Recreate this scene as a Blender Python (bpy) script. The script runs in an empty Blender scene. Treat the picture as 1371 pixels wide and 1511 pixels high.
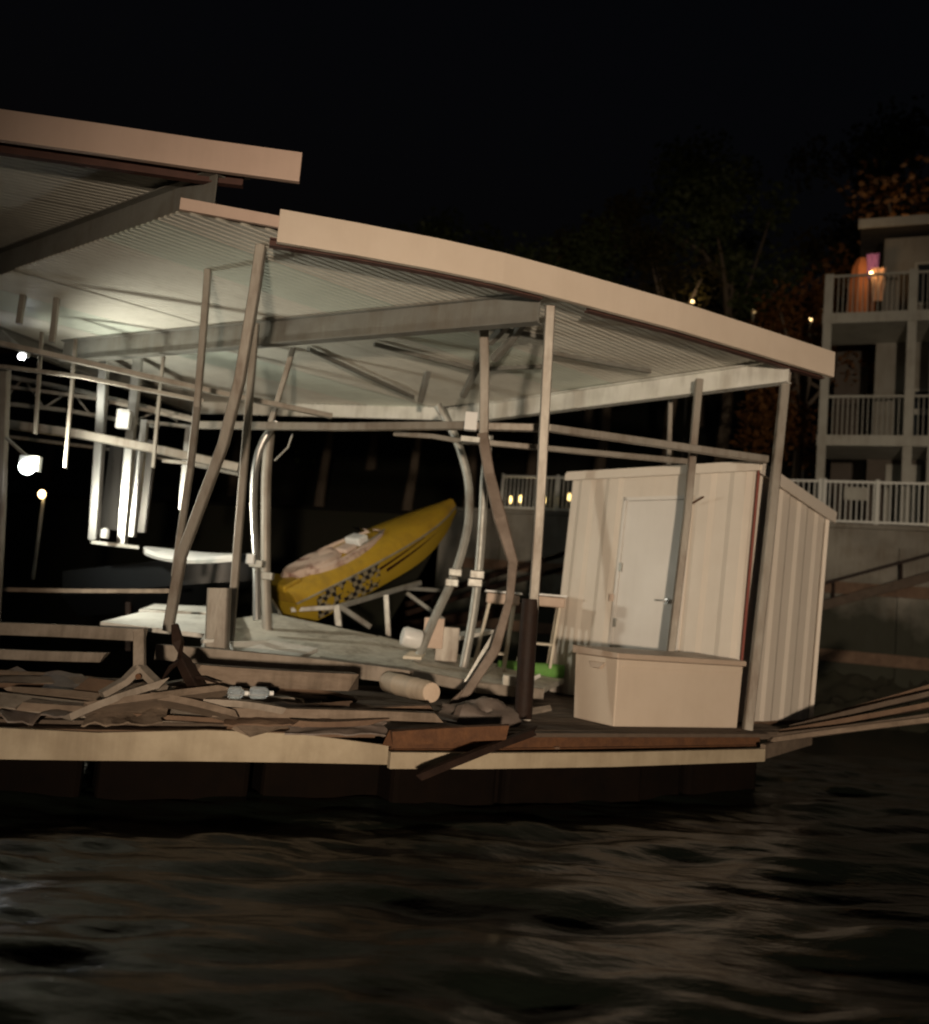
import bpy, bmesh, math, random
import numpy as np
from mathutils import Vector as V, Matrix, noise as mnoise

random.seed(7)
R = math.radians
scn = bpy.context.scene
col = scn.collection

# ------------------------------------------------------------------ camera
FPX, CX, CY = 1373.0, 685.5, 755.5          # focal length and centre in photograph pixels
CAMZ, PITCH, ROLL = 1.67, R(5.9), R(5.0)
fw = V((0, math.cos(PITCH), math.sin(PITCH)))
r0 = V((1, 0, 0)); u0 = V((0, -math.sin(PITCH), math.cos(PITCH)))
rt = r0 * math.cos(ROLL) + u0 * math.sin(ROLL)
up = u0 * math.cos(ROLL) - r0 * math.sin(ROLL)
CAM = V((0, 0, CAMZ))
cd = bpy.data.cameras.new('camera'); cam = bpy.data.objects.new('camera', cd); col.objects.link(cam)
m3 = Matrix((rt, up, -fw)).transposed()
cam.matrix_world = Matrix.Translation(CAM) @ m3.to_4x4()
cd.sensor_fit = 'HORIZONTAL'; cd.sensor_width = 36; cd.lens = FPX / 1371 * 36
cd.clip_start = .05; cd.clip_end = 2000
cd.dof.use_dof = True; cd.dof.focus_distance = 6.8; cd.dof.aperture_fstop = 1.1
scn.camera = cam

# ------------------------------------------------------------------ night sky and moon
w = bpy.data.worlds.new('World'); scn.world = w; w.use_nodes = True
nt = w.node_tree; bg = nt.nodes['Background']
sky = nt.nodes.new('ShaderNodeTexSky'); sky.sky_type = 'NISHITA'; sky.sun_disc = False
sky.sun_elevation = R(-4); sky.sun_rotation = R(150)
nt.links.new(sky.outputs[0], bg.inputs[0]); bg.inputs[1].default_value = 0.10
sd = bpy.data.lights.new('moon', 'SUN'); sd.energy = 0.004; sd.angle = R(.5); sd.color = (.8, .88, 1)
so = bpy.data.objects.new('moon', sd); col.objects.link(so); so.rotation_euler = (R(48), 0, R(-25))
vs = scn.view_settings
vs.view_transform = 'Standard'; vs.look = 'None'; vs.exposure = 0; vs.gamma = 1; vs.use_curve_mapping = False
scn.render.engine = 'CYCLES'
cy = scn.cycles
cy.use_denoising = True; cy.max_bounces = 6; cy.diffuse_bounces = 3; cy.glossy_bounces = 3
cy.sample_clamp_indirect = 3.0
try: cy.filter_width = 2.0
except Exception: pass

# ------------------------------------------------------------------ helpers
def ray(px, py):
    return (fw + rt * ((px - CX) / FPX) - up * ((py - CY) / FPX))
DEPTH = [1.0]
def Pa(px, py, Y):
    """point seen at a photograph pixel, Y metres away along the view"""
    d = ray(px, py); return CAM + d * (Y / d.y)
def P(px, py, Y):
    return Pa(px, py, Y * DEPTH[0])
def Pz(px, py, z):
    d = ray(px, py); return CAM + d * ((z - CAMZ) / d.z)
def Pp(px, py, p0, n):
    d = ray(px, py); return CAM + d * ((p0 - CAM).dot(n) / d.dot(n))
def Ps(lst):
    return [P(*a) for a in lst]

class MB:
    def __init__(s): s.v = []; s.f = []
    def add(s, vs_, fs_):
        b = len(s.v); s.v += [V(a) for a in vs_]; s.f += [tuple(i + b for i in f) for f in fs_]; return s
    def box(s, c, size, ax=None):
        c = V(c); X, Y_, Z = ax or (V((1, 0, 0)), V((0, 1, 0)), V((0, 0, 1)))
        hx, hy, hz = [a / 2 for a in size]
        vs_ = [c + X * (sx * hx) + Y_ * (sy * hy) + Z * (sz * hz) for sz in (-1, 1) for sy in (-1, 1) for sx in (-1, 1)]
        return s.add(vs_, [(0, 2, 3, 1), (4, 5, 7, 6), (0, 1, 5, 4), (2, 6, 7, 3), (0, 4, 6, 2), (1, 3, 7, 5)])
    def slab(s, quad, t, down=V((0, 0, -1))):
        q = [V(a) for a in quad]; n = len(q)
        vs_ = q + [a + down * t for a in q]
        return s.add(vs_, [tuple(range(n)), tuple(range(2 * n - 1, n - 1, -1))] + [(i, i + n, (i + 1) % n + n, (i + 1) % n) for i in range(n)])
    def sweep(s, pts, prof, closed=True, scale=None, twist=0.0):
        pts = [V(p) for p in pts]; n = len(pts); k = len(prof); vs_ = []
        for i, p in enumerate(pts):
            t = (pts[min(i + 1, n - 1)] - pts[max(i - 1, 0)]).normalized()
            ref = V((0, 0, 1)) if abs(t.z) < .8 else V((0, 1, 0))
            side = t.cross(ref).normalized(); u_ = side.cross(t).normalized()
            if abs(t.z) >= .8 and t.z > 0: side = -side
            sc = scale[i] if scale else 1
            ca, sa = math.cos(twist * i), math.sin(twist * i)
            for (a, b) in prof:
                a, b = a * ca - b * sa, a * sa + b * ca
                vs_.append(p + side * (a * sc) + u_ * (b * sc))
        fs_ = [(i * k + j, i * k + (j + 1) % k, (i + 1) * k + (j + 1) % k, (i + 1) * k + j) for i in range(n - 1) for j in range(k)]
        fs_ += [tuple(range(k - 1, -1, -1)), tuple((n - 1) * k + j for j in range(k))]
        return s.add(vs_, fs_)
    def tube(s, pts, r, k=10, scale=None):
        return s.sweep(pts, [(r * math.cos(2 * math.pi * j / k), r * math.sin(2 * math.pi * j / k)) for j in range(k)], scale=scale)
    def sq(s, pts, w_, h_=None, scale=None):
        h_ = h_ or w_; a, b = w_ / 2, h_ / 2; c = min(a, b) * .2
        return s.sweep(pts, [(-a + c, -b), (a - c, -b), (a, -b + c), (a, b - c), (a - c, b), (-a + c, b), (-a, b - c), (-a, -b + c)], scale=scale)
    def ibeam(s, pts, h_, w_, t=.014):
        a, b = w_ / 2, h_ / 2
        return s.sweep(pts, [(-a, -b), (a, -b), (a, -b + t), (t / 2, -b + t), (t / 2, b - t), (a, b - t), (a, b), (-a, b), (-a, b - t), (-t / 2, b - t), (-t / 2, -b + t), (-a, -b + t)])
    def lathe(s, c, prof, ax=V((0, 0, 1)), k=16):
        c = V(c); ax = ax.normalized(); e1 = ax.orthogonal().normalized(); e2 = ax.cross(e1)
        vs_ = [c + ax * z + (e1 * math.cos(2 * math.pi * j / k) + e2 * math.sin(2 * math.pi * j / k)) * r for r, z in prof for j in range(k)]
        n = len(prof)
        fs_ = [(i * k + j, i * k + (j + 1) % k, (i + 1) * k + (j + 1) % k, (i + 1) * k + j) for i in range(n - 1) for j in range(k)]
        fs_ += [tuple(range(k - 1, -1, -1)), tuple((n - 1) * k + j for j in range(k))]
        return s.add(vs_, fs_)

def mesh_obj(name, mb, material, root=None, smooth=False, bevel=0.0, local=False):
    me = bpy.data.meshes.new(name)
    off = V((0, 0, 0)) if (root is None or local) else V(root.location)
    me.from_pydata([v - off for v in mb.v], [], mb.f); me.update()
    bm = bmesh.new(); bm.from_mesh(me)
    bmesh.ops.recalc_face_normals(bm, faces=bm.faces)
    if bevel: bmesh.ops.bevel(bm, geom=[e for e in bm.edges if e.calc_face_angle(0) > .6], offset=bevel, segments=2, affect='EDGES', profile=.5)
    bm.to_mesh(me); bm.free()
    if smooth:
        me.polygons.foreach_set('use_smooth', [True] * len(me.polygons))
        try: me.set_sharp_from_angle(angle=R(38))
        except Exception: pass
    me.materials.append(material)
    o = bpy.data.objects.new(name, me); col.objects.link(o)
    if root is not None: o.parent = root
    return o
def tag(o, label=None, cat=None, group=None, kind=None):
    if label: o['label'] = label
    if cat: o['category'] = cat
    if group: o['group'] = group
    if kind: o['kind'] = kind
    return o
def thing(name, label, cat, loc=(0, 0, 0), group=None):
    o = bpy.data.objects.new(name, None); col.objects.link(o); o.location = V(loc); o.empty_display_size = .2
    return tag(o, label, cat, group)
def one(name, mb, material, label, cat, group=None, **kw):
    """a thing that is a single mesh; its origin is put at its base"""
    c = sum(mb.v, V((0, 0, 0))) / len(mb.v); c.z = min(v.z for v in mb.v)
    mb.v = [v - c for v in mb.v]
    o = mesh_obj(name, mb, material, **kw); o.location = c
    return tag(o, label, cat, group)
def sub(mb_owner_part, name, mb, material, **kw):
    """a sub-part: child of a part (whose own origin is its root's)"""
    root = mb_owner_part.parent
    me = mesh_obj(name, mb, material, root, **kw); me.parent = mb_owner_part
    return me

# ------------------------------------------------------------------ materials
def mat(name, c, rough=.6, metal=0.0, c2=None, scale=6.0, amt=.5, bump=0.0, bscale=40.0, stretch=(1, 1, 1), spec=.5, trans=0.0, emit=None, es=0.0, sharp=False, dirt=0.0, dcol=(.12, .085, .05)):
    m = bpy.data.materials.new(name); m.use_nodes = True; n = m.node_tree.nodes; l = m.node_tree.links
    b = n['Principled BSDF']; b.inputs['Roughness'].default_value = rough; b.inputs['Metallic'].default_value = metal
    b.inputs['Specular IOR Level'].default_value = spec
    if trans: b.inputs['Transmission Weight'].default_value = trans
    if emit: b.inputs['Emission Color'].default_value = (*emit, 1); b.inputs['Emission Strength'].default_value = es
    tc = n.new('ShaderNodeTexCoord'); mp = n.new('ShaderNodeMapping'); mp.inputs['Scale'].default_value = stretch
    l.new(tc.outputs['Object'], mp.inputs[0])
    if c2:
        t = n.new('ShaderNodeTexNoise'); t.inputs['Scale'].default_value = scale; t.inputs['Detail'].default_value = 7; t.inputs['Roughness'].default_value = .65
        l.new(mp.outputs[0], t.inputs['Vector'])
        rp = n.new('ShaderNodeValToRGB')
        e = rp.color_ramp.elements
        e[0].position = .5 - (.06 if sharp else .25); e[1].position = .5 + (.06 if sharp else .25)
        if sharp: e[0].position += amt - .5; e[1].position += amt - .5
        e[0].color = (*c, 1); e[1].color = (*c2, 1)
        l.new(t.outputs['Fac'], rp.inputs[0]); l.new(rp.outputs[0], b.inputs['Base Color'])
        mr = n.new('ShaderNodeMapRange'); mr.inputs[3].default_value = max(rough - .12, .02); mr.inputs[4].default_value = min(rough + .15, 1)
        l.new(t.outputs['Fac'], mr.inputs[0]); l.new(mr.outputs[0], b.inputs['Roughness'])
    else:
        b.inputs['Base Color'].default_value = (*c, 1)
    if dirt:
        src = b.inputs['Base Color'].links[0].from_socket if b.inputs['Base Color'].links else None
        mp2 = n.new('ShaderNodeMapping'); mp2.inputs['Scale'].default_value = (9, 9, .9); l.new(tc.outputs['Object'], mp2.inputs[0])
        td = n.new('ShaderNodeTexNoise'); td.inputs['Scale'].default_value = 1.0; td.inputs['Detail'].default_value = 8; td.inputs['Roughness'].default_value = .7; l.new(mp2.outputs[0], td.inputs['Vector'])
        tb = n.new('ShaderNodeTexNoise'); tb.inputs['Scale'].default_value = 2.3; tb.inputs['Detail'].default_value = 6; l.new(tc.outputs['Object'], tb.inputs['Vector'])
        mu = n.new('ShaderNodeMath'); mu.operation = 'MULTIPLY'; l.new(td.outputs['Fac'], mu.inputs[0]); l.new(tb.outputs['Fac'], mu.inputs[1])
        mrd = n.new('ShaderNodeMapRange'); mrd.inputs[1].default_value = .22; mrd.inputs[2].default_value = .42; mrd.inputs[3].default_value = 0; mrd.inputs[4].default_value = dirt; l.new(mu.outputs[0], mrd.inputs[0])
        mxd = n.new('ShaderNodeMix'); mxd.data_type = 'RGBA'; l.new(mrd.outputs[0], mxd.inputs[0])
        if src: l.new(src, mxd.inputs[6])
        else: mxd.inputs[6].default_value = (*c, 1)
        mxd.inputs[7].default_value = (*dcol, 1); l.new(mxd.outputs[2], b.inputs['Base Color'])
    if bump:
        t2 = n.new('ShaderNodeTexNoise'); t2.inputs['Scale'].default_value = bscale; t2.inputs['Detail'].default_value = 5
        l.new(mp.outputs[0], t2.inputs['Vector'])
        bp = n.new('ShaderNodeBump'); bp.inputs['Strength'].default_value = bump; bp.inputs['Distance'].default_value = .02
        l.new(t2.outputs['Fac'], bp.inputs['Height']); l.new(bp.outputs[0], b.inputs['Normal'])
    return m
M = {}
M['fascia'] = mat('cream fascia', (.72, .62, .52), .5, c2=(.64, .54, .44), scale=1.5, dirt=0.06)
M['fascia2'] = mat('pink fascia', (.62, .47, .39), .5, c2=(.54, .40, .33), scale=1.5, dirt=0.08)
M['sheet'] = mat('pale roof sheet', (.76, .75, .68), .5, c2=(.66, .64, .57), scale=1.3, bump=.05, bscale=12, dirt=0.15)
M['skylight'] = mat('green fibreglass', (.68, .73, .65), .4, c2=(.60, .65, .58), scale=3)
M['beam'] = mat('dull grey steel', (.24, .245, .225), .6, .2, c2=(.16, .155, .14), scale=3, bump=.08, dirt=0.5)
M['whitebeam'] = mat('white painted steel', (.80, .80, .76), .5, c2=(.66, .66, .60), scale=4, dirt=0.4)
M['primer'] = mat('red primer steel', (.10, .042, .032), .7, c2=(.06, .028, .022), scale=5)
M['post'] = mat('weathered post steel', (.36, .335, .295), .5, .35, c2=(.27, .245, .21), scale=5, bump=.1, stretch=(1, 1, .4), dirt=0.6, dcol=(.10, .05, .025))
M['brownpost'] = mat('mud stained post', (.24, .19, .155), .6, .2, c2=(.13, .095, .07), scale=4, bump=.2)
M['galv'] = mat('galvanised steel', (.50, .51, .48), .48, .45, c2=(.36, .36, .33), scale=14, dirt=0.6, dcol=(.12, .06, .03))
M['alum'] = mat('bare aluminium', (.62, .62, .60), .3, .9, c2=(.45, .45, .44), scale=9, stretch=(1, 1, .2))
M['rust'] = mat('rusty steel', (.17, .075, .03), .85, .1, c2=(.07, .032, .018), scale=9, bump=.35, bscale=30)
M['darkpile'] = mat('dark wet pile', (.018, .011, .009), .6, c2=(.035, .02, .014), scale=7, bump=.3, spec=.2)
M['wood'] = mat('weathered boards', (.26, .20, .15), .8, c2=(.15, .11, .08), scale=5, bump=.3, bscale=25, stretch=(1, 1, 3), dirt=0.6, dcol=(.05, .035, .02))
M['wood2'] = mat('brown boards', (.19, .12, .075), .8, c2=(.10, .06, .04), scale=5, bump=.3, bscale=25)
M['wood3'] = mat('grey boards', (.36, .31, .26), .8, c2=(.24, .20, .16), scale=6, bump=.3, bscale=25, dirt=0.6, dcol=(.08, .06, .04))
M['deck'] = mat('deck boards', (.13, .095, .07), .85, c2=(.08, .06, .045), scale=6, bump=.3)
M['rub'] = mat('cream rub board', (.48, .41, .30), .65, c2=(.31, .25, .17), scale=2.2, bump=.12, bscale=9, dirt=0.3)
M['float'] = mat('black dock float', (.004, .003, .0025), .9, c2=(.008, .005, .0035), scale=3, bump=.15, spec=.04)
M['shed'] = mat('cream shed steel', (.76, .70, .62), .42, c2=(.70, .63, .55), scale=1.8, dirt=0.05)
M['door'] = mat('white shed door', (.78, .75, .71), .4, c2=(.72, .69, .65), scale=1.5, dirt=0.05)
M['box'] = mat('cream plastic box', (.68, .58, .48), .42, c2=(.62, .52, .42), scale=2, dirt=0.06)
M['boxlid'] = mat('tan box lid', (.56, .45, .36), .45, c2=(.48, .38, .30), scale=3, dirt=0.1)
M['red'] = mat('red trim', (.20, .045, .03), .6)
M['chrome'] = mat('chrome', (.75, .75, .75), .15, 1.0)
M['walk'] = mat('pale walkway panel', (.78, .76, .68), .7, c2=(.60, .57, .49), scale=3.5, bump=.15, dirt=0.6)
M['foam'] = mat('white foam', (.84, .84, .80), .7, c2=(.74, .73, .68), scale=8, bump=.15, dirt=0.35)
M['whitepl'] = mat('white plastic', (.84, .85, .84), .35, c2=(.76, .77, .76), scale=5)
M['drum'] = mat('beige float drum', (.56, .46, .35), .6, c2=(.42, .34, .26), scale=4, bump=.1, dirt=0.35)
M['drumend'] = mat('drum end', (.74, .60, .47), .55, c2=(.64, .50, .38), scale=6)
M['panel'] = mat('dark brushed panel', (.16, .15, .14), .3, .9, c2=(.10, .095, .09), scale=3, stretch=(6, 1, .3))
M['rubber'] = mat('black rubber', (.02, .02, .018), .6)
M['tarp'] = mat('grey tarp', (.20, .165, .14), .6, c2=(.13, .10, .085), scale=5, bump=.3, bscale=14)
M['stoolseat'] = mat('tan stool seat', (.66, .52, .42), .6, c2=(.58, .44, .35), scale=8)
M['stoolleg'] = mat('pale stool leg', (.72, .66, .54), .5, c2=(.6, .52, .4), scale=8)
M['turf'] = mat('green turf', (.13, .34, .07), .9, c2=(.22, .46, .12), scale=20, bump=.6, bscale=80)
M['yellow'] = mat('yellow gelcoat', (.54, .36, .035), .3, c2=(.42, .26, .028), scale=3, dirt=0.35)
M['boatpad'] = mat('cockpit cover', (.64, .50, .42), .6, c2=(.26, .13, .10), scale=3, sharp=True, amt=.58, bump=.25, bscale=9)
M['cockpit'] = mat('cockpit sole', (.05, .028, .02), .7, c2=(.09, .05, .035), scale=8)
M['darkhull'] = mat('dark hull', (.012, .014, .016), .3)
M['concrete'] = mat('seawall concrete', (.34, .325, .28), .9, c2=(.15, .14, .12), scale=.6, bump=.3, bscale=5, dirt=.5)
def algae(m, z0, z1):
    n = m.node_tree.nodes; l = m.node_tree.links; b = n['Principled BSDF']; src = b.inputs['Base Color'].links[0].from_socket
    g = n.new('ShaderNodeNewGeometry'); sp = n.new('ShaderNodeSeparateXYZ'); l.new(g.outputs['Position'], sp.inputs[0])
    t = n.new('ShaderNodeTexNoise'); t.inputs['Scale'].default_value = 1.1; t.inputs['Detail'].default_value = 8; l.new(g.outputs['Position'], t.inputs['Vector'])
    a = n.new('ShaderNodeMath'); a.operation = 'MULTIPLY_ADD'; l.new(t.outputs['Fac'], a.inputs[0]); a.inputs[1].default_value = 2.6; l.new(sp.outputs[2], a.inputs[2])
    mr = n.new('ShaderNodeMapRange'); mr.inputs[1].default_value = z0 + 1.3; mr.inputs[2].default_value = z1 + 1.3; mr.inputs[3].default_value = .92; mr.inputs[4].default_value = 0; l.new(a.outputs[0], mr.inputs[0])
    mx = n.new('ShaderNodeMix'); mx.data_type = 'RGBA'; l.new(mr.outputs[0], mx.inputs[0]); l.new(src, mx.inputs[6]); mx.inputs[7].default_value = (.022, .024, .014, 1); l.new(mx.outputs[2], b.inputs['Base Color'])
algae(M['concrete'], 2.0, 3.1)
M['bwall'] = mat('building wall', (.27, .26, .225), .75, c2=(.22, .21, .18), scale=.8, dirt=0.4)
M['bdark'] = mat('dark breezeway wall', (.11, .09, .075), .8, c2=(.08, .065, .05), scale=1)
M['btrim'] = mat('building trim', (.42, .42, .37), .6, c2=(.35, .35, .31), scale=2, dirt=0.35)
M['brail'] = mat('white railing', (.78, .80, .76), .5)
M['glass'] = mat('dark window glass', (.02, .025, .03), .08)
M['roofing'] = mat('roof shingles', (.10, .09, .08), .9, c2=(.06, .055, .05), scale=8)
M['ground'] = mat('hillside soil', (.035, .03, .02), .95, c2=(.02, .025, .012), scale=.6, bump=.4, bscale=3)
M['bark'] = mat('tree bark', (.16, .125, .095), .9, c2=(.09, .07, .05), scale=6, bump=.5, bscale=18, stretch=(1, 1, .3))
M['cloth'] = mat('orange cloth', (.55, .22, .09), .8, c2=(.42, .15, .06), scale=6, bump=.3, bscale=8)
M['cloth2'] = mat('peach cloth', (.80, .52, .34), .8, c2=(.7, .40, .25), scale=6)
M['purple'] = mat('purple cloth', (.36, .16, .42), .8)
M['pathb'] = mat('path bulb', (.9, .8, .5), .3, emit=(1, .7, .25), es=3.0)
M['lampg'] = mat('dim garden globe', (.8, .7, .5), .3, emit=(1, .66, .28), es=4)
M['lampw'] = mat('lamp lens', (.9, .9, .9), .3, emit=(.93, .97, 1), es=22)
M['lampy'] = mat('warm bulb', (.9, .8, .6), .3, emit=(1, .66, .28), es=14)
M['bottle'] = mat('clear plastic', (.75, .85, .92), .12, trans=.75)
def leafmat(name, a, b_):
    m = mat(name, a, .6, c2=b_, scale=1.5); n = m.node_tree.nodes; l = m.node_tree.links
    tr = n.new('ShaderNodeBsdfTranslucent'); tr.inputs[0].default_value = (*[(x + y) / 2 for x, y in zip(a, b_)], 1)
    mx = n.new('ShaderNodeMixShader'); mx.inputs[0].default_value = .35
    l.new(n['Principled BSDF'].outputs[0], mx.inputs[1]); l.new(tr.outputs[0], mx.inputs[2])
    l.new(mx.outputs[0], n['Material Output'].inputs[0]); return m
M['leaf'] = leafmat('green leaves', (.045, .07, .02), (.075, .085, .025))
M['leaf2'] = leafmat('autumn leaves', (.13, .05, .015), (.20, .09, .02))
M['leaf3'] = leafmat('olive leaves', (.06, .055, .018), (.10, .075, .022))

# boat side graphic: a printed checker patch and dark slashes on the yellow hull
def hullmat():
    m = bpy.data.materials.new('yellow hull with checker print'); m.use_nodes = True
    n = m.node_tree.nodes; l = m.node_tree.links; b = n['Principled BSDF']; b.inputs['Roughness'].default_value = .25
    tc = n.new('ShaderNodeTexCoord'); sp = n.new('ShaderNodeSeparateXYZ'); l.new(tc.outputs['Object'], sp.inputs[0])
    def mth(op, a, b_):
        k = n.new('ShaderNodeMath'); k.operation = op
        for i, q in enumerate((a, b_)):
            if hasattr(q, 'links') or not isinstance(q, (int, float)): l.new(q, k.inputs[i])
            else: k.inputs[i].default_value = q
        return k.outputs[0]
    X, Z = sp.outputs[0], sp.outputs[2]
    sx = mth('ADD', X, mth('MULTIPLY', Z, .35))
    cb = n.new('ShaderNodeCombineXYZ'); l.new(sx, cb.inputs[0]); l.new(Z, cb.inputs[1])
    nz = n.new('ShaderNodeTexNoise'); nz.inputs['Scale'].default_value = 9; l.new(tc.outputs['Object'], nz.inputs['Vector'])
    ck = n.new('ShaderNodeTexChecker'); ck.inputs['Scale'].default_value = 12; l.new(cb.outputs[0], ck.inputs['Vector'])
    ck.inputs['Color1'].default_value = (.03, .028, .03, 1); ck.inputs['Color2'].default_value = (.34, .30, .20, 1)
    inx = mth('MULTIPLY', mth('GREATER_THAN', X, .35), mth('LESS_THAN', mth('ADD', X, mth('MULTIPLY', nz.outputs['Fac'], .3)), 1.75))
    inz = mth('MULTIPLY', mth('GREATER_THAN', Z, -.40), mth('LESS_THAN', Z, .02))
    fade = mth('GREATER_THAN', nz.outputs['Fac'], .44)
    patch = mth('MULTIPLY', mth('MULTIPLY', inx, inz), fade)
    # slashes: thin wedges running forward
    ph = mth('ADD', mth('MULTIPLY', X, .10), -.36)
    d1 = mth('ABSOLUTE', mth('SUBTRACT', Z, ph), 0)
    wd = mth('MULTIPLY', mth('SUBTRACT', 3.2, X), .022)
    s1 = mth('MULTIPLY', mth('LESS_THAN', d1, wd), mth('MULTIPLY', mth('GREATER_THAN', X, 1.75), mth('LESS_THAN', X, 3.2)))
    d2 = mth('ABSOLUTE', mth('SUBTRACT', Z, mth('ADD', ph, .10)), 0)
    s2 = mth('MULTIPLY', mth('LESS_THAN', d2, mth('MULTIPLY', wd, .7)), mth('MULTIPLY', mth('GREATER_THAN', X, 1.6), mth('LESS_THAN', X, 2.7)))
    sl = mth('MAXIMUM', s1, s2)
    m1 = n.new('ShaderNodeMix'); m1.data_type = 'RGBA'; l.new(patch, m1.inputs[0]); m1.inputs[6].default_value = (.50, .345, .035, 1); l.new(ck.outputs[0], m1.inputs[7])
    m2 = n.new('ShaderNodeMix'); m2.data_type = 'RGBA'; l.new(sl, m2.inputs[0]); l.new(m1.outputs[2], m2.inputs[6]); m2.inputs[7].default_value = (.05, .015, .012, 1)
    l.new(m2.outputs[2], b.inputs['Base Color']); return m
M['hull'] = hullmat()

def watermat():
    m = bpy.data.materials.new('dark lake water'); m.use_nodes = True; n = m.node_tree.nodes; l = m.node_tree.links
    b = n['Principled BSDF']; b.inputs['Base Color'].default_value = (.006, .008, .006, 1); b.inputs['Roughness'].default_value = .22; b.inputs['IOR'].default_value = 1.333; b.inputs['Specular IOR Level'].default_value = .36
    tc = n.new('ShaderNodeTexCoord'); t = n.new('ShaderNodeTexNoise'); t.inputs['Scale'].default_value = 8; t.inputs['Detail'].default_value = 5
    mp = n.new('ShaderNodeMapping'); mp.inputs['Scale'].default_value = (.6, 1.4, 1); l.new(tc.outputs['Object'], mp.inputs[0]); l.new(mp.outputs[0], t.inputs['Vector'])
    bp = n.new('ShaderNodeBump'); bp.inputs['Strength'].default_value = .6; bp.inputs['Distance'].default_value = .02
    l.new(t.outputs['Fac'], bp.inputs['Height']); l.new(bp.outputs[0], b.inputs['Normal']); return m
M['water'] = watermat()

# ------------------------------------------------------------------ water
def axis(lo, hi, step, far):
    a = list(np.arange(lo, hi, step)); s = step; x = hi
    while x < far: a.append(x); s *= 1.35; x += s
    s = step; x = lo - step; pre = []
    while x > -far: pre.append(x); s *= 1.35; x -= s
    return np.array(pre[::-1] + a)
def build_water():
    xs = axis(-6.5, 8.5, .07, 260); ys = axis(2.4, 13, .055, 260)
    X, Y_ = np.meshgrid(xs, ys); Z = np.zeros_like(X); rs = np.random.RandomState(4)
    for k in range(60):
        lam = .22 * (9.0 ** rs.rand()); a = math.pi / 2 + rs.randn() * .38 + .10
        amp = .0098 * lam ** .75 * (.5 + .9 * rs.rand()) * (1 if lam < 1.2 else .7); kk = 2 * math.pi / lam
        ph = kk * (X * math.cos(a) + Y_ * math.sin(a)) + rs.rand() * 6.28 + .5 * np.sin(.45 * X + rs.rand() * 6) + .4 * np.sin(.5 * Y_ + rs.rand() * 6)
        Z += amp * (np.sin(ph) + .2 * np.cos(2 * ph)) * (.6 + .4 * np.sin(.5 * X * rs.randn() + .4 * Y_ + rs.rand() * 6))
    dist = np.maximum(np.maximum(-6.5 - X, X - 8.5), np.maximum(2.4 - Y_, Y_ - 13))
    Z *= np.clip(1 - dist / 6, 0, 1)
    ny, nx = X.shape
    me = bpy.data.meshes.new('water')
    co = np.stack([X, Y_, Z], -1).reshape(-1, 3)
    i = np.arange(ny * nx).reshape(ny, nx)
    q = np.stack([i[:-1, :-1], i[:-1, 1:], i[1:, 1:], i[1:, :-1]], -1).reshape(-1, 4)
    me.vertices.add(len(co)); me.vertices.foreach_set('co', co.ravel())
    me.loops.add(q.size); me.loops.foreach_set('vertex_index', q.ravel())
    me.polygons.add(len(q)); me.polygons.foreach_set('loop_start', np.arange(0, q.size, 4)); me.polygons.foreach_set('loop_total', np.full(len(q), 4))
    me.polygons.foreach_set('use_smooth', np.ones(len(q), bool)); me.update(); me.validate()
    me.materials.append(M['water'])
    o = bpy.data.objects.new('water', me); col.objects.link(o); o['kind'] = 'structure'
build_water()

# ------------------------------------------------------------------ shore: seawall, hillside
E = V((.92, -.39, 0)).normalized(); N_ = V((.39, .92, 0)).normalized()     # along the wall, into the shore
W0 = P(735, 757, 24.0); WZ = W0.z
def wallpt(px, off=0.0, z=None):
    p = Pp(px, 760, W0 + N_ * off, N_); return V((p.x, p.y, WZ if z is None else z))
a = W0 - E * 1.6; b = W0 + E * 45
mb = MB().slab([V((q.x, q.y, WZ)) for q in (a, b, b + N_ * .6, a + N_ * .6)], WZ + 1.0)
wall = one('seawall', mb, M['concrete'], 'stained concrete retaining wall rising from the water behind the dock', 'wall')
mb = MB().slab([V((q.x, q.y, WZ + .10)) for q in (a - N_ * .08, b - N_ * .08, b + N_ * .7, a + N_ * .7)], .095)
mesh_obj('coping', mb, M['concrete'], wall)
# form-panel ribs of the wall
for k in range(0, 14):
    c = W0 + E * (k * 2.4); c.z = (WZ - .3) / 2 - .1
    mesh_obj('wall_pilaster', MB().box(c - N_ * .05, (.28, .12, WZ - .3), (E, N_, V((0, 0, 1)))), M['concrete'], wall)
for zz in (2.85, 1.35):
    c = W0 + E * 17; c.z = zz
    mesh_obj('wale', MB().box(c - N_ * .16, (36, .14, .26), (E, N_, V((0, 0, 1)))), M['wood2'], wall)

def build_ground():
    n1, n2 = 70, 40; vs_ = []; fs_ = []
    for j in range(n2):
        d = .5 + 160 * (j / (n2 - 1)) ** 1.6
        for i in range(n1):
            s = -120 + 240 * i / (n1 - 1)
            p = W0 + E * s + N_ * d
            h = WZ + .02 + (0 if d < 9 else (d - 9) * .42) + mnoise.noise(V((p.x * .08, p.y * .08, 0))) * (0 if d < 9 else min((d - 9) * .12, 2.5))
            vs_.append((p.x, p.y, h))
    for j in range(n2 - 1):
        for i in range(n1 - 1):
            k = j * n1 + i; fs_.append((k, k + 1, k + n1 + 1, k + n1))
    mb = MB(); mb.add(vs_, fs_); o = mesh_obj('hillside', mb, M['ground'], smooth=True); o['kind'] = 'structure'
build_ground()
def ground_z(d): return WZ + (0 if d < 9 else (d - 9) * .42)

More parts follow.
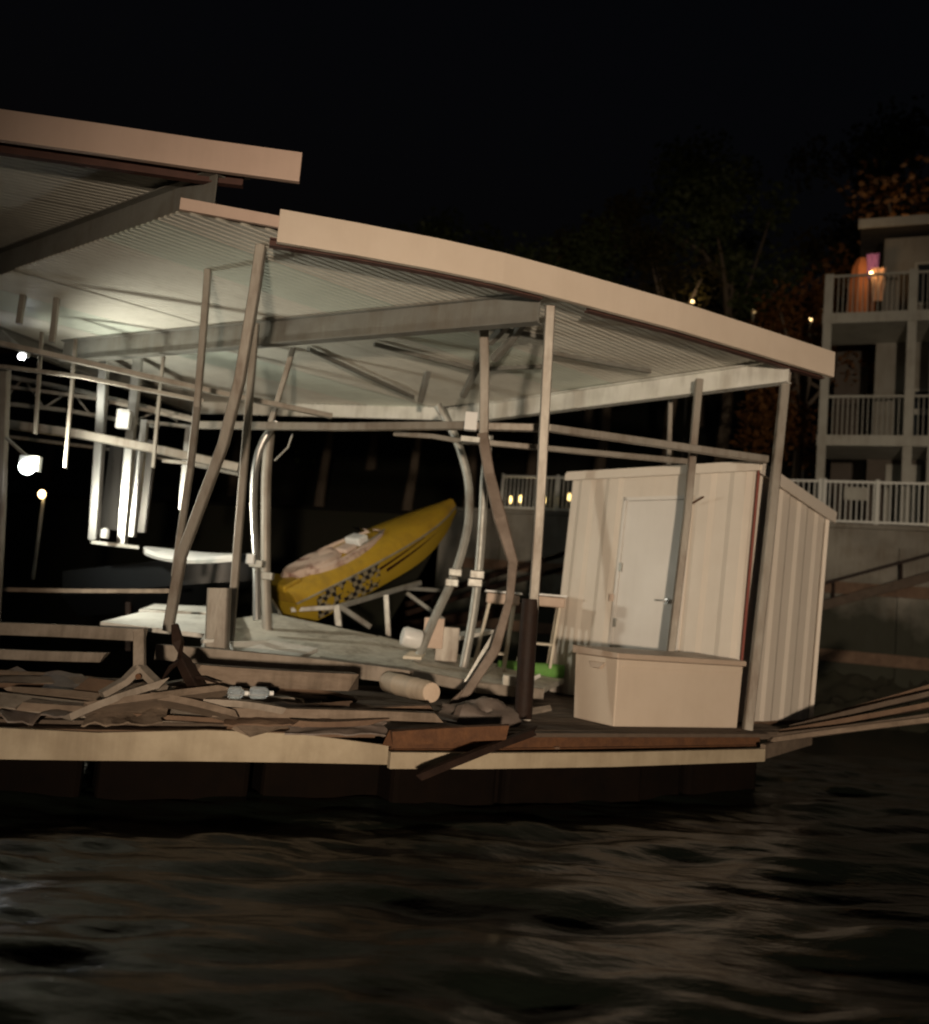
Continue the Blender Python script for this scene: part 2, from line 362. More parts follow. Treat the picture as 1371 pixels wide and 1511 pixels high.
# railing along the wall top
def railing(p, q, h, label, spacing=.11, mid=True, npost=4, name='railing', matk='brail'):
    r = thing(name, label, 'railing', p); d = (q - p); L = d.length; t = d.normalized()
    Z = V((0, 0, 1))
    mesh_obj('top_rail', MB().sq([p + Z * h, q + Z * h], .06, .05), M[matk], r)
    mesh_obj('bottom_rail', MB().sq([p + Z * .09, q + Z * .09], .05, .05), M[matk], r)
    for k in range(npost):
        c = p + t * (L * k / (npost - 1))
        mesh_obj('post', MB().sq([c, c + Z * (h + .06)], .075), M[matk], r)
    n = int(L / spacing); base = None
    for k in range(1, n):
        c = t * (L * k / n)
        if base is None:
            base = mesh_obj('baluster', MB().sq([V((0, 0, .11)), V((0, 0, h - .03))], .022), M[matk], r, local=True); base.location = c
        else:
            o = base.copy(); col.objects.link(o); o.location = c; o.parent = r
    return r
ra = wallpt(738, .3, WZ + .10); rb = wallpt(905, .3, WZ + .10)
railing(ra, rb, .92, 'pale metal railing on seawall with yellow path lights behind it', npost=3)
ra = wallpt(1120, .3, WZ + .10); rb = wallpt(1215, .3, WZ + .10); rc = wallpt(1640, .3, WZ + .10)
rl = railing(rb, rc, 1.0, 'white baluster railing on seawall below the apartment balconies', npost=6, spacing=.115)
railing(ra, rb - E * .1, 1.0, 'white railing length on seawall just past the cream shed roof', npost=2, spacing=.115)
# small notice on the railing
c = wallpt(1262, .22, WZ + .10 + .72)
one('railing_sign', MB().box(c, (.50, .02, .30), (E, N_, V((0, 0, 1)))), M['btrim'], 'blank pale notice board fixed to the white seawall railing', 'sign')

# yellow path lamps behind the railing
for (px, py) in ((737, 737), (753, 739), (768, 738), (803, 740), (822, 741), (840, 735)):
    p = Pp(px, py, W0 + N_ * 1.4, N_); base = V((p.x, p.y, WZ + .03))
    r = thing('path_lamp', 'small yellow path lamp glowing behind the seawall railing', 'lamp', base, 'path lamps on the seawall')
    mesh_obj('stem', MB().tube([base, V((p.x, p.y, p.z - .05))], .02, 8), M['rubber'], r)
    mesh_obj('bulb', MB().lathe(V((p.x, p.y, p.z - .07)), [(.02, 0), (.04, .04), (.04, .16), (.02, .2)]), M['pathb'], r, smooth=True)
p = Pp(785, 738, W0 + N_ * 1.2, N_)
ld = bpy.data.lights.new('path_light', 'POINT'); ld.energy = 34; ld.color = (1, .76, .42); ld.shadow_soft_size = .15
lo = bpy.data.objects.new('path_light', ld); col.objects.link(lo); lo.location = p

# ------------------------------------------------------------------ apartment building
ZA = V((0, 0, 1))
B0 = P(1214, 632, 22.5); B0.z = 0
BX = (E, N_, ZA)
bld = thing('apartment_building', 'three storey apartment building with white balconies on the shore above seawall', 'building', (B0.x, B0.y, WZ))
def bpt(s, d, z): return B0 + E * s + N_ * d + ZA * z
def bbox(name, s0, s1, d0, d1, z0, z1, mt, parent=bld, **kw):
    c = bpt((s0 + s1) / 2, (d0 + d1) / 2, (z0 + z1) / 2)
    if parent is bld: return mesh_obj(name, MB().box(c, (s1 - s0, d1 - d0, z1 - z0), BX), M[mt], bld, **kw)
    return sub(parent, name, MB().box(c, (s1 - s0, d1 - d0, z1 - z0), BX), M[mt], **kw)
Z1, Z2, Z3 = WZ + .05, 6.65, 9.72; ZR = 12.25
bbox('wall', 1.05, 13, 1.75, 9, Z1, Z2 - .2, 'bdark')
bbox('wall', 1.15, 13, 1.7, 9, Z2, Z3 - .2, 'bwall')
bbox('wall', 1.25, 13, 1.6, 9, Z3, ZR, 'bwall')
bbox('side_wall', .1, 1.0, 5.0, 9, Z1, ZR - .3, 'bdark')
rf = mesh_obj('roof', MB().slab([bpt(.65, .7, ZR + .14), bpt(13.6, .7, ZR + .14), bpt(13.6, 9.6, ZR + 1.6), bpt(.65, 9.6, ZR + 1.6)], .12), M['roofing'], bld)
sub(rf, 'roof_trim', MB().box(bpt(7.1, .67, ZR + .06), (13.0, .05, .24), BX), M['btrim'])
for zz in (Z2, Z3):
    bbox('balcony_slab', -.12, 13.2, -.1, 1.75, zz - .26, zz, 'btrim')
for s, top in ((0, Z3 + 1.0), (1.9, Z3 + 1.05), (2.43, Z3 + 1.0), (5.2, Z3 + 1.0), (8.2, Z3 + 1.0)):
    bbox('column', s - .1, s + .1, -.06 if s else -.13, .14 if s else .07, Z1, top, 'btrim')
bbox('stair_landing', 2.55, 5.1, -.55, .1, 5.65, 5.92, 'btrim')
# balcony rails
for zz in (Z2, Z3):
    for (s0, s1) in ((.1, 1.8), (2.0, 2.33), (2.53, 5.1), (5.3, 8.1)):
        tr = bbox('balcony_rail', s0, s1, -.03, .03, zz + .95, zz + 1.0, 'btrim')
        n = int((s1 - s0) / .11); src = None
        for k in range(1, n):
            p = bpt(s0 + (s1 - s0) * k / n, 0, zz + .002)
            if src is None:
                src = mesh_obj('baluster', MB().sq([V((0, 0, 0)), V((0, 0, .94))], .02), M['btrim'], tr, local=True); src.location = p - V(bld.location)
            else:
                o = src.copy(); col.objects.link(o); o.parent = tr; o.location = p - V(bld.location)
# windows and openings
for (s0, s1, z0, z1, dd) in ((2.05, 3.4, Z3 + .75, Z3 + 1.75, 1.6), (2.1, 3.3, Z2 + 1.05, Z2 + 1.5, 1.7), (2.1, 3.3, Z2 + .25, Z2 + .9, 1.7), (5, 6.5, Z3 + .75, Z3 + 1.75, 1.6), (5, 6.5, Z2 + .7, Z2 + 1.8, 1.7)):
    f = bbox('window', s0 - .07, s1 + .07, dd - .06, dd, z0 - .07, z1 + .07, 'btrim')
    bbox('pane', s0, (s0 + s1) / 2 - .02, dd - .075, dd - .062, z0, z1, 'glass', f)
    bbox('pane', (s0 + s1) / 2 + .02, s1, dd - .075, dd - .062, z0, z1, 'glass', f)
d_ = bbox('door', 1.5, 2.3, 1.62, 1.70, Z1, Z1 + 2.0, 'btrim')
# things on the top balcony: folded orange cloth and a peach/purple cloth over the rail, with the lamp that lights them
pc = bpt(.72, .9, Z3)
mb = MB(); k = 14; prof = [(.26, .02), (.30, .35), (.26, .9), (.20, 1.5), (.10, 1.75)]; vs_ = []
for (rr, zz) in prof:
    for j in range(k):
        r_ = rr * (1 + .16 * (j % 2) - .05 * math.sin(j * 2.1 + zz * 3)); vs_.append(pc + V((math.cos(6.283 * j / k) * r_, math.sin(6.283 * j / k) * r_, zz)))
mb.add(vs_, [(i * k + j, i * k + (j + 1) % k, (i + 1) * k + (j + 1) % k, (i + 1) * k + j) for i in range(4) for j in range(k)] + [tuple(range(k)), tuple(4 * k + j for j in range(k))])
one('folded_parasol', mb, M['cloth'], 'orange folded cloth parasol standing at the corner of the top balcony', 'parasol', smooth=True)
def hang(c, wd, top, bot, mt, nm, lb):
    mb = MB(); vs_ = []; n = 10
    for j in range(n + 1):
        z = top + (bot - top) * j / n
        for i in range(7):
            s = (i / 6 - .5) * wd * (1 - .25 * j / n); y = .03 * math.sin(i * 2.1 + j * .5)
            vs_.append(c + E * s + N_ * y + ZA * z)
    nv = len(vs_); vs_ += [v + N_ * .02 for v in vs_]
    fs_ = []
    for j in range(n):
        for i in range(6):
            q = j * 7 + i; fs_ += [(q, q + 1, q + 8, q + 7), (q + nv, q + 7 + nv, q + 8 + nv, q + 1 + nv)]
    mb.add(vs_, fs_); one(nm, mb, M[mt], lb, 'cloth', smooth=True)
hang(bpt(1.12, .42, Z3), .34, 1.3, .45, 'cloth2', 'hanging_towel', 'pale peach towel hanging beside the orange parasol on top balcony')
hang(bpt(.98, .60, Z3), .30, 1.75, 1.1, 'purple', 'hanging_cloth', 'small purple cloth hanging above the peach towel on top balcony')
pl = bpt(.95, .25, Z3 + 1.05)
r = thing('balcony_lamp', 'small warm lamp on the corner of the top balcony', 'lamp', bpt(.95, .25, Z3))
mesh_obj('stem', MB().tube([bpt(.95, .25, Z3), pl], .015, 8), M['rubber'], r)
mesh_obj('bulb', MB().lathe(pl, [(.015, 0), (.04, .03), (.04, .07), (.015, .1)]), M['lampy'], r, smooth=True)
ld = bpy.data.lights.new('balcony_light', 'POINT'); ld.energy = 8; ld.color = (1, .55, .24); ld.shadow_soft_size = .06
lo = bpy.data.objects.new('balcony_light', ld); col.objects.link(lo); lo.location = bpt(.85, .05, Z3 + 1.45)

# ------------------------------------------------------------------ trees on the hillside
def make_crown(seed, rad, hgt, n=3600, leaf=.26):
    rnd = random.Random(seed); mb = MB(); lobes = []
    for k in range(17):
        a = rnd.uniform(0, 6.283); rr = rad * rnd.uniform(.1, .75); z = hgt * rnd.uniform(-.42, .5)
        lobes.append((V((math.cos(a) * rr, math.sin(a) * rr, z)), rad * rnd.uniform(.22, .42)))
    vs_ = []; fs_ = []
    for k in range(n):
        c, lr = rnd.choice(lobes)
        d = V((rnd.gauss(0, 1), rnd.gauss(0, 1), rnd.gauss(0, .8))).normalized() * lr * rnd.uniform(.35, 1.08)
        p = c + d; a = V((rnd.gauss(0, 1), rnd.gauss(0, 1), rnd.gauss(0, .6))).normalized(); b = a.orthogonal().normalized()
        s = leaf * rnd.uniform(.5, 1.2); q = len(vs_)
        vs_ += [p, p + a * s * .5 + b * s * .28, p + a * s, p + a * s * .5 - b * s * .28]; fs_.append((q, q + 1, q + 2, q + 3))
    me = bpy.data.meshes.new('crown'); me.from_pydata(vs_, [], fs_); me.update(); return me, lobes
def make_trunk(seed, hgt, lobes, czl):
    rnd = random.Random(seed); mb = MB(); h0 = czl
    pts = [V((rnd.gauss(0, .05) * i, rnd.gauss(0, .05) * i, h0 * i / 5)) for i in range(6)]
    mb.tube(pts, .2, 8, scale=[1.25, 1, .85, .75, .62, .5])
    for c, lr in lobes[:9]:
        e = c + V((0, 0, czl)); s = pts[3 + rnd.randrange(3)]
        mb.tube([s, s.lerp(e, .5) + V((0, 0, .25)), e], .08, 6, scale=[1, .7, .3])
    me = bpy.data.meshes.new('trunk'); me.from_pydata(mb.v, [], mb.f); me.update(); me.materials.append(M['bark']); return me
kinds = []
for sd_, rad, hg in ((1, 2.6, 5.5), (2, 3.1, 6.5), (3, 2.2, 6.0)):
    for mk in ('leaf', 'leaf3', 'leaf2'):
        if mk == 'leaf2' and sd_ != 2: continue
        cm, lobes = make_crown(sd_ * 7 + len(mk), rad, hg); cm.materials.append(M[mk])
        kinds.append((mk, cm, make_trunk(sd_, hg, lobes, 6.5), 6.5))
def tree(px, d, kind, sc, lab, s=None):
    mk, cm, tm, cz = kinds[kind]
    p = Pp(px, 760, W0 + N_ * d, N_); base = V((p.x, p.y, ground_z(d) - .1))
    r = thing('hillside_tree', lab, 'tree', base, 'trees on the dark hillside')
    r.scale = (sc, sc, sc * random.uniform(.95, 1.15)); r.rotation_euler = (0, 0, random.uniform(0, 6))
    t = bpy.data.objects.new('trunk', tm); col.objects.link(t); t.parent = r
    c = bpy.data.objects.new('crown', cm); col.objects.link(c); c.parent = r; c.location = (0, 0, cz)
KI = {'g': (0, 3, 5), 'o': (1, 4, 6), 'a': (2,)}
gi = [i for i, k in enumerate(kinds) if k[0] == 'leaf']; oi = [i for i, k in enumerate(kinds) if k[0] == 'leaf3']; ai = [i for i, k in enumerate(kinds) if k[0] == 'leaf2']
LBG = 'dark green tree on the unlit hillside behind the dock'
LBO = 'dim olive leaved tree on the unlit hillside behind the dock'
for (px, d, kd, sc) in ((470, 9, 'g', 1.0), (600, 7.5, 'o', .95), (690, 12, 'g', 1.1), (780, 15, 'o', 1.2), (880, 14, 'g', 1.2), (980, 13, 'o', 1.15),
                        (1060, 16, 'g', 1.3), (540, 18, 'o', 1.2), (340, 13, 'g', 1.1), (200, 16, 'o', 1.2), (60, 14, 'g', 1.1), (640, 26, 'g', 1.4),
                        (860, 28, 'o', 1.5), (1020, 30, 'g', 1.6), (1250, 30, 'o', 1.6), (1380, 24, 'g', 1.5)):
    tree(px, d, random.choice(gi if kd == 'g' else oi), sc, LBG if kd == 'g' else LBO)
tree(1168, 7.0, ai[0], .82, 'rust leaved tree close beside the apartment balconies')
tree(1345, 13.5, ai[0], 1.35, 'tall rust leaved tree rising behind the apartment roof')

# small lit lamps among the trees; last two added to light rust leaves
for (px, py, d, e, lb) in ((1022, 443, 12, 14, 'golden lamp glowing among trees above the cream roof edge'), (1112, 458, 11, 4, 'faint white lamp among trees beside the apartment building'), (1338, 330, 12.2, 34, 'added hidden lamp lighting rust leaves above the apartment roof'), (1196, 470, 8.6, 9, 'added dim lamp lighting rust leaves left of the apartment balconies')):
    p = Pp(px, py, W0 + N_ * d, N_); base = V((p.x, p.y, ground_z(d) - .1))
    r = thing('garden_lamp', lb, 'lamp', base)
    mesh_obj('pole', MB().tube([base, p - ZA * .1], .04, 8), M['rubber'], r)
    mesh_obj('globe', MB().lathe(p - ZA * .12, [(.02, 0), (.05, .03), (.06, .06), (.05, .09), (.02, .12)]), M['lampg'], r, smooth=True)
    ld = bpy.data.lights.new('garden_light', 'POINT'); ld.energy = e; ld.color = (1, .72, .4); ld.shadow_soft_size = .1
    lo = bpy.data.objects.new('garden_light', ld); col.objects.link(lo); lo.location = p - N_ * .25

# ------------------------------------------------------------------ flood lamp inferred behind the camera; the pile is an added, unseen stand
KP = V((.6, -9.0, 1.45))
r = thing('floodlight_added_stand', 'unseen warm floodlight facing the dock on an added pile stand', 'floodlight', (KP.x, KP.y - .3, -1))
mesh_obj('pile', MB().tube([V((KP.x, KP.y - .35, -1)), V((KP.x, KP.y - .35, 1.9))], .13, 12), M['darkpile'], r)
hd = mesh_obj('lamp_head', MB().box(KP - V((0, .14, 0)), (.5, .14, .34)), M['galv'], r, bevel=.02)
sub(hd, 'lens', MB().box(KP - V((0, .05, 0)), (.42, .02, .26)), M['lampy'])
ld = bpy.data.lights.new('floodlight', 'SPOT'); ld.energy = 9000; ld.color = (1, .79, .58); ld.shadow_soft_size = .25; ld.spot_size = R(54); ld.spot_blend = .85
lo = bpy.data.objects.new('floodlight', ld); col.objects.link(lo); lo.location = KP + V((0, .1, 0))
lo.rotation_euler = (V((2.6, 11, 2.2)) - KP).to_track_quat('-Z', 'Y').to_euler()

# ------------------------------------------------------------------ covered dock: roof
ZU = 4.67
DEPTH[0] = 1.09          # survey distances on the dock, corrected to the water line
dock = thing('covered_dock', 'storm wrecked covered boat dock with cream roof edge and bent steel posts', 'dock', (.7, 9, 0))
def clip_u(poly, v):
    us = []
    n = len(poly)
    for i in range(n):
        (u1, v1), (u2, v2) = poly[i], poly[(i + 1) % n]
        if (v1 - v) * (v2 - v) < 0 or (v1 == v): us.append(u1 + (u2 - u1) * (v - v1) / ((v2 - v1) or 1e-9))
    return (min(us), max(us)) if len(us) >= 2 else None
def roof_sheets(poly3, z, ud, root, width=.86, rib=.086, depth=.006, skylights=()):
    ud = V(ud).normalized(); vd = V((-ud.y, ud.x, 0)); pl = [(p.dot(ud), p.dot(vd)) for p in poly3]
    v0 = min(p[1] for p in pl) + .004; v1 = max(p[1] for p in pl) - .004; k = 0; v = v0
    while v < v1 - .1:
        e = min(v + width, v1); n = max(2, int(round((e - v) / rib))); rows = []
        tilt = random.uniform(-.012, .012)
        for i in range(n):
            for (fr, dz) in ((0, 0), (.5, 0), (.62, depth), (.88, depth)):
                rows.append((v + (e - v) * (i + fr) / n, dz))
        rows.append((e - .003, 0)); vs_ = []
        for (vv, dz) in rows:
            c = clip_u(pl, vv)
            if c is None: c = clip_u(pl, min(max(vv, v0), v1))
            for uu in (c[0], c[1]):
                q = ud * uu + vd * vv; vs_.append(V((q.x, q.y, z + dz + tilt * (1 if uu == c[0] else -1))))
        nv = len(vs_); vs_ += [a + V((0, 0, .012)) for a in vs_]; fs_ = []
        for i in range(len(rows) - 1):
            a = 2 * i; fs_ += [(a, a + 1, a + 3, a + 2), (a + nv, a + 2 + nv, a + 3 + nv, a + 1 + nv)]
        mb = MB(); mb.add(vs_, fs_)
        mesh_obj('roof_sheet', mb, M['skylight' if k in skylights else 'sheet'], root); v = e; k += 1
U = V((.74, .67, 0)).normalized(); W_ = V((-U.y, U.x, 0))
def flat(p, z): return V((p.x, p.y, z))
G0 = Pz(332, 298, ZU); F1 = Pz(812, 436, ZU); F2 = Pz(1218, 552, ZU); B2 = Pz(655, 606, ZU); BL = Pz(288, 597, ZU)
G1 = Pz(0, 412, ZU); LL = Pz(0, 492, ZU)
# left corner where the two left edges meet
def isect(p, q, r_, s):
    d1 = q - p; d2 = s - r_; den = d1.x * d2.y - d1.y * d2.x
    t = ((r_.x - p.x) * d2.y - (r_.y - p.y) * d2.x) / den; return p + d1 * t
K = isect(G0, G1, BL, LL)
fin = W_ * .045
GF = isect(Pz(408, 358, ZU - .06) + fin, Pz(812, 438, ZU - .06) + fin, G0, G1)
roof_sheets([GF, Pz(812, 438, ZU - .06) + fin, Pz(1226, 557, ZU - .06) + fin, B2, BL, K], ZU + .05, U, dock, skylights=(3, 7))
# front fascia, bent at the second post
fp = [(408, 358), (520, 377), (640, 399), (740, 420), (812, 438), (880, 456), (1000, 488), (1110, 521), (1228, 557)]
fpt = [Pz(x, y, ZU - .06) for x, y in fp]
mesh_obj('fascia', MB().sweep([p + ZA * .145 for p in fpt], [(-.03, -.145), (.03, -.145), (.03, .145), (-.03, .145)]), M['fascia'], dock, bevel=.006)
mesh_obj('fascia_end', MB().sweep([flat(GF, ZU + .12), flat(fpt[0], ZU + .12)], [(-.02, -.05), (.02, -.05), (.02, .05), (-.02, .05)]), M['fascia2'], dock)
back = (W_ * .12)
mesh_obj('header', MB().ibeam([p + back + ZA * .03 for p in fpt[:5]], .07, .08), M['primer'], dock)
mesh_obj('header', MB().ibeam([p + back + ZA * .03 for p in fpt[5:]], .07, .08), M['primer'], dock)
HB = .29
def beam(p, q, mt='beam', h=HB, w_=.13):
    return mesh_obj('roof_beam', MB().ibeam([p - ZA * (h / 2 - .04), q - ZA * (h / 2 - .04)], h, w_), M[mt], dock)
F1b = F1 + W_ * .12
beam(F1b, Pz(95, 508, ZU))
beam(Pz(1165, 536, ZU), B2 + U * .08, 'whitebeam', h=.26)
beam(BL + W_ * -.02, Pz(-80, 458, ZU), h=.20)
mesh_obj('back_fascia', MB().sweep([flat(BL, ZU - .05), flat(B2, ZU - .05)], [(-.02, -.10), (.02, -.10), (.02, .10), (-.02, .10)]), M['whitebeam'], dock)
# purlins running under the sheets
for (x0, y0, x1, y1) in ((455, 515, 610, 586), (552, 508, 700, 545), (700, 545, 800, 541), (640, 468, 812, 500), (810, 520, 960, 548)):
    mesh_obj('purlin', MB().sq([Pz(x0, y0, ZU - .0), Pz(x1, y1, ZU - .0)], .045, .05), M['beam'], dock)
# knee braces and dangling struts near the second post
for pts in ([(620, 592, 11.4), (633, 542, 11.0), (662, 506, 10.6)], [(683, 584, 10.8), (702, 546, 10.4), (716, 520, 10.0)], [(728, 530, 9.0), (752, 505, 8.8), (776, 470, 8.6)], [(722, 505, 9.0), (748, 480, 8.8)],
            [(345, 1, 1)] if False else [(655, 605, 12.6), (664, 625, 12.4)]):
    mesh_obj('brace', MB().sq(Ps(pts), .075), M['beam'], dock)

def post(pts, w_=.1, mt='post', name='post', h_=None, scale=None, root=dock, smooth=False):
    w_ *= .95 if name == 'rail' else .80
    return mesh_obj(name, MB().sq(pts, w_, h_, scale=scale), M[mt], root)
ZD = .66
p1t = Pz(812, 452, 4.59); p1b = Pz(776, 1062, ZD)
post([p1t, p1t.lerp(p1b, .5) + V((.015, 0, 0)), p1b], .115)
p2t = Pz(1160, 550, 4.59); p2b = Pz(1103, 1077, ZD)
post([p2t, p2t.lerp(p2b, .5) + V((.01, 0, 0)), p2b], .12)
p3 = Ps([(1032, 560, 9.72), (1014, 760, 9.66), (990, 960, 9.6)]); p3.append(p3[2] + (p3[2] - p3[1]).normalized() * .75)
post(p3, .105)
mesh_obj('pile', MB().tube([Pa(783, 884, p1b.y - .14), Pa(777, 970, p1b.y - .14), Pa(772, 1060, p1b.y - .14)], .085, 14, scale=[1, 1.02, 1.0]), M['darkpile'], dock, smooth=True)
# posts on the left part
post(Ps([(392, 316, 7.35), (376, 430, 7.45), (354, 560, 7.6), (330, 655, 7.75), (300, 735, 7.9), (268, 820, 8.05), (248, 930, 8.2)]), .115)
post(Ps([(314, 296, 8.0), (304, 440, 8.1), (291, 600, 8.2), (281, 690, 8.5), (266, 790, 8.7), (258, 850, 8.75)]), .08)
post(Ps([(377, 478, 9.4), (364, 640, 9.4), (351, 800, 9.3), (338, 962, 9.2)]), .10)
post(Ps([(442, 478, 10.4), (424, 545, 10.5), (398, 628, 10.6)]), .08)
post(Ps([(90, 384, 9.3), (77, 505, 9.3)]), .075)
post(Ps([(40, 398, 9.3), (28, 478, 9.3)]), .075)
post(Ps([(112, 500, 10.0), (104, 600, 10.0), (96, 690, 10.0)]), .05)
post(Ps([(242, 520, 10.4), (234, 600, 10.4), (226, 690, 10.4)]), .05)
post(Ps([(62, 490, 10.0), (52, 640, 10.0)]), .05)
post(Ps([(8, 540, 10.2), (0, 760, 10.2), (-10, 950, 10.2)]), .13)
# inner post that buckled
post(Ps([(713, 449, 8.8), (715, 540, 8.8), (714, 640, 8.8)]), .125)
post(Ps([(712, 640, 8.75), (722, 700, 8.75), (738, 765, 8.7), (757, 830, 8.7), (752, 885, 8.65), (730, 960, 8.6), (690, 1020, 8.55), (655, 1050, 8.5)]), .14, mt='brownpost', scale=[1, 1, 1.2, .9, .7, .9, .8, .8])
# rails
post(Ps([(-20, 502, 9.0), (60, 520, 9.1), (170, 545, 9.3), (320, 579, 9.6), (490, 614, 10)]), .065, name='rail')
post(Ps([(288, 627, 10.0), (500, 630, 9.5), (694, 628, 8.9)]), .09, name='rail')
post(Ps([(694, 629, 8.9), (812, 632, 8.85), (960, 653, 9.1), (1132, 678, 9.3)]), .085, name='rail')
post(Ps([(690, 651, 9.3), (800, 661, 9.4), (1015, 681, 9.75)]), .065, name='rail')
post(Ps([(582, 640, 9.6), (640, 644, 9.45), (692, 653, 9.3)]), .055, name='rail')
post(Ps([(-20, 622, 11.0), (120, 641, 11.0), (240, 665, 11.1), (352, 690, 11.2)]), .12, name='rail')
post(Ps([(990, 570, 10.9), (988, 640, 10.9), (985, 760, 10.8)]), .07)
post(Ps([(-20, 538, 9.8), (120, 556, 9.9), (300, 592, 10.2)]), .05, name='rail')
post(Ps([(-20, 566, 11.6), (140, 588, 11.6), (290, 622, 11.8)]), .05, name='rail')
post(Ps([(-20, 640, 12.4), (200, 668, 12.4), (352, 700, 12.4)]), .05, name='rail')
post(Ps([(240, 680, 11.4), (350, 690, 11.4)]), .05, name='rail')
# electric box on the buckled post
eb = mesh_obj('junction_box', MB().box(P(695, 622, 8.6), (.13, .09, .19)), M['whitepl'], dock, bevel=.008)
mesh_obj('clamp', MB().box(P(694, 649, 8.6), (.20, .10, .06)), M['galv'], dock, bevel=.006)

# ------------------------------------------------------------------ covered dock: front deck on the right
# deck boards, laid along the front edge
A0 = Pz(560, 1080, ZD); A1 = Pz(1122, 1083, ZD); A2 = Pz(1212, 1064, ZD)
fd = (A1 - A0).normalized(); fn = V((-fd.y, fd.x, 0))
er = (A2 - A1)
for k in range(24):
    v = .01 + k * .148
    s1 = er.dot(fd) / er.dot(fn) * (v + .07)
    e = A1 + fn * (v + .07) + fd * min(s1, .9); s = A0 + fn * (v + .07) + fd * random.uniform(-.04, .04) + fd * (0 if k < 4 else .5)
    mesh_obj('deck_board', MB().sq([flat(s, ZD - .02 + random.uniform(-.006, .004)), flat(e, ZD - .02 + random.uniform(-.004, .004))], .136, .036), M['deck'], dock)
# rusty channel under the boards, cream rub board, floats
ch = [Pz(578, 1096, .56), Pz(700, 1096, .56), Pz(900, 1094, .56), Pz(1120, 1092, .56)]
mesh_obj('rim_channel', MB().ibeam(ch, .13, .09, .02), M['rust'], dock)
rb_ = [Pz(568, 1119, .45), Pz(700, 1120, .45), Pz(900, 1118, .45), Pz(1118, 1112, .45)]
mesh_obj('rub_board', MB().sweep([p - fn * .07 for p in rb_], [(-.03, -.065), (.03, -.065), (.03, .065), (-.03, .065)]), M['rub'], dock, bevel=.006)
ec = Pz(1150, 1098, .55)
mesh_obj('end_board', MB().sq([flat(A1 + fd * .05, .48), flat(A1 + er * .8, .48)], .05, .15), M['wood'], dock)
for k in range(4):
    c = A0 + fd * (.85 + k * 1.12) + fn * 1.05
    mesh_obj('dock_float', MB().box(flat(c, .08), (1.04, 1.5, .60), (fd, fn, ZA)), M['float'], dock, bevel=.05)
for s in (.2, 4.6):
    c = A0 + fd * s + fn * .3
mesh_obj('spud_pipe', MB().tube([Pa(774, 1120, p1b.y - .12), Pa(772, 1215, p1b.y - .16)], .075, 12), M['galv'], dock, smooth=True)
for k in range(3):
    q0 = A0 + fn * (.5 + k * 1.2); q1 = A1 + fn * (.5 + k * 1.2)
    mesh_obj('joist', MB().sq([flat(q0 + fd * .4, .52), flat(q1 + fd * .3, .52)], .05, .18), M['wood2'], dock)

# ------------------------------------------------------------------ upper roof on the left
ZA2 = 5.14
roofA = thing('upper_roof', 'higher roof of the neighbouring slip with pinkish cream fascia overlapping the dock', 'roof', (-3, 8, ZA2))
fa = [Pz(x, y, ZA2) for x, y in ((-260, 165), (0, 207), (150, 228), (300, 250), (442, 269))]
mesh_obj('fascia', MB().sweep([p + ZA * .125 for p in fa], [(-.03, -.13), (.03, -.13), (.03, .13), (-.03, .13)]), M['fascia2'], roofA, bevel=.006)
pa = [fa[0], fa[-1], Pz(330, 270, ZA2), Pz(0, 380, ZA2), Pz(-260, 468, ZA2)]
roof_sheets([p + V((0, .06, 0)) for p in pa], ZA2 + .06, (.95, .32, 0), roofA, rib=.075)
mesh_obj('header', MB().ibeam([p + V((-.1, .14, .0)) for p in fa[:-1]] + [fa[-1] + V((-.5, .08, .0))], .10, .07), M['primer'], roofA)
mesh_obj('edge_beam', MB().ibeam([Pz(318, 283, ZA2 - .15), Pz(-260, 484, ZA2 - .15)], .34, .16), M['beam'], roofA)

# ------------------------------------------------------------------ cream steel shed
c0 = V((3.20, 10.50, ZD)); du = V((.73, .68, 0)).normalized(); dv = V((-du.y, du.x, 0))
SW, SD, HT = 2.74, 1.70, 2.88
shed = thing('storage_shed', 'cream ribbed steel storage shed with a white door on the dock corner', 'shed', c0)
def spt(v, u_, z): return c0 + dv * v + du * u_ + ZA * z     # v along the door face, u along the side
lean = V((.035, -.0, 0))
def ztop(u_): return HT - .31 * u_ / SD
def ribwall(name, p0, d, L, n, zt0, zt1, z0=0.02, rib=.46, dep=.020):
    prof = [(0, 0)]; s = .06
    while s < L - .05:
        for (ds, dd) in ((0, 0), (.07, dep), (.22, dep), (.29, 0)):
            if s + ds < L: prof.append((s + ds, dd))
        s += rib
    prof.append((L, 0)); vs_ = []
    for (s, dd) in prof:
        zt = zt0 + (zt1 - zt0) * s / L
        for z in (z0, zt):
            vs_.append(p0 + d * s + n * dd + ZA * z + lean * (z))
    nv = len(vs_); vs_ += [v - n * .02 for v in vs_]; fs_ = []
    for i in range(len(prof) - 1):
        a = 2 * i; fs_ += [(a, a + 1, a + 3, a + 2), (a + nv, a + 2 + nv, a + 3 + nv, a + 1 + nv)]
    mb = MB(); mb.add(vs_, fs_); return mesh_obj(name, mb, M['shed'], shed)
dn = -du; sn = -dv                     # outward normals: door face, side face
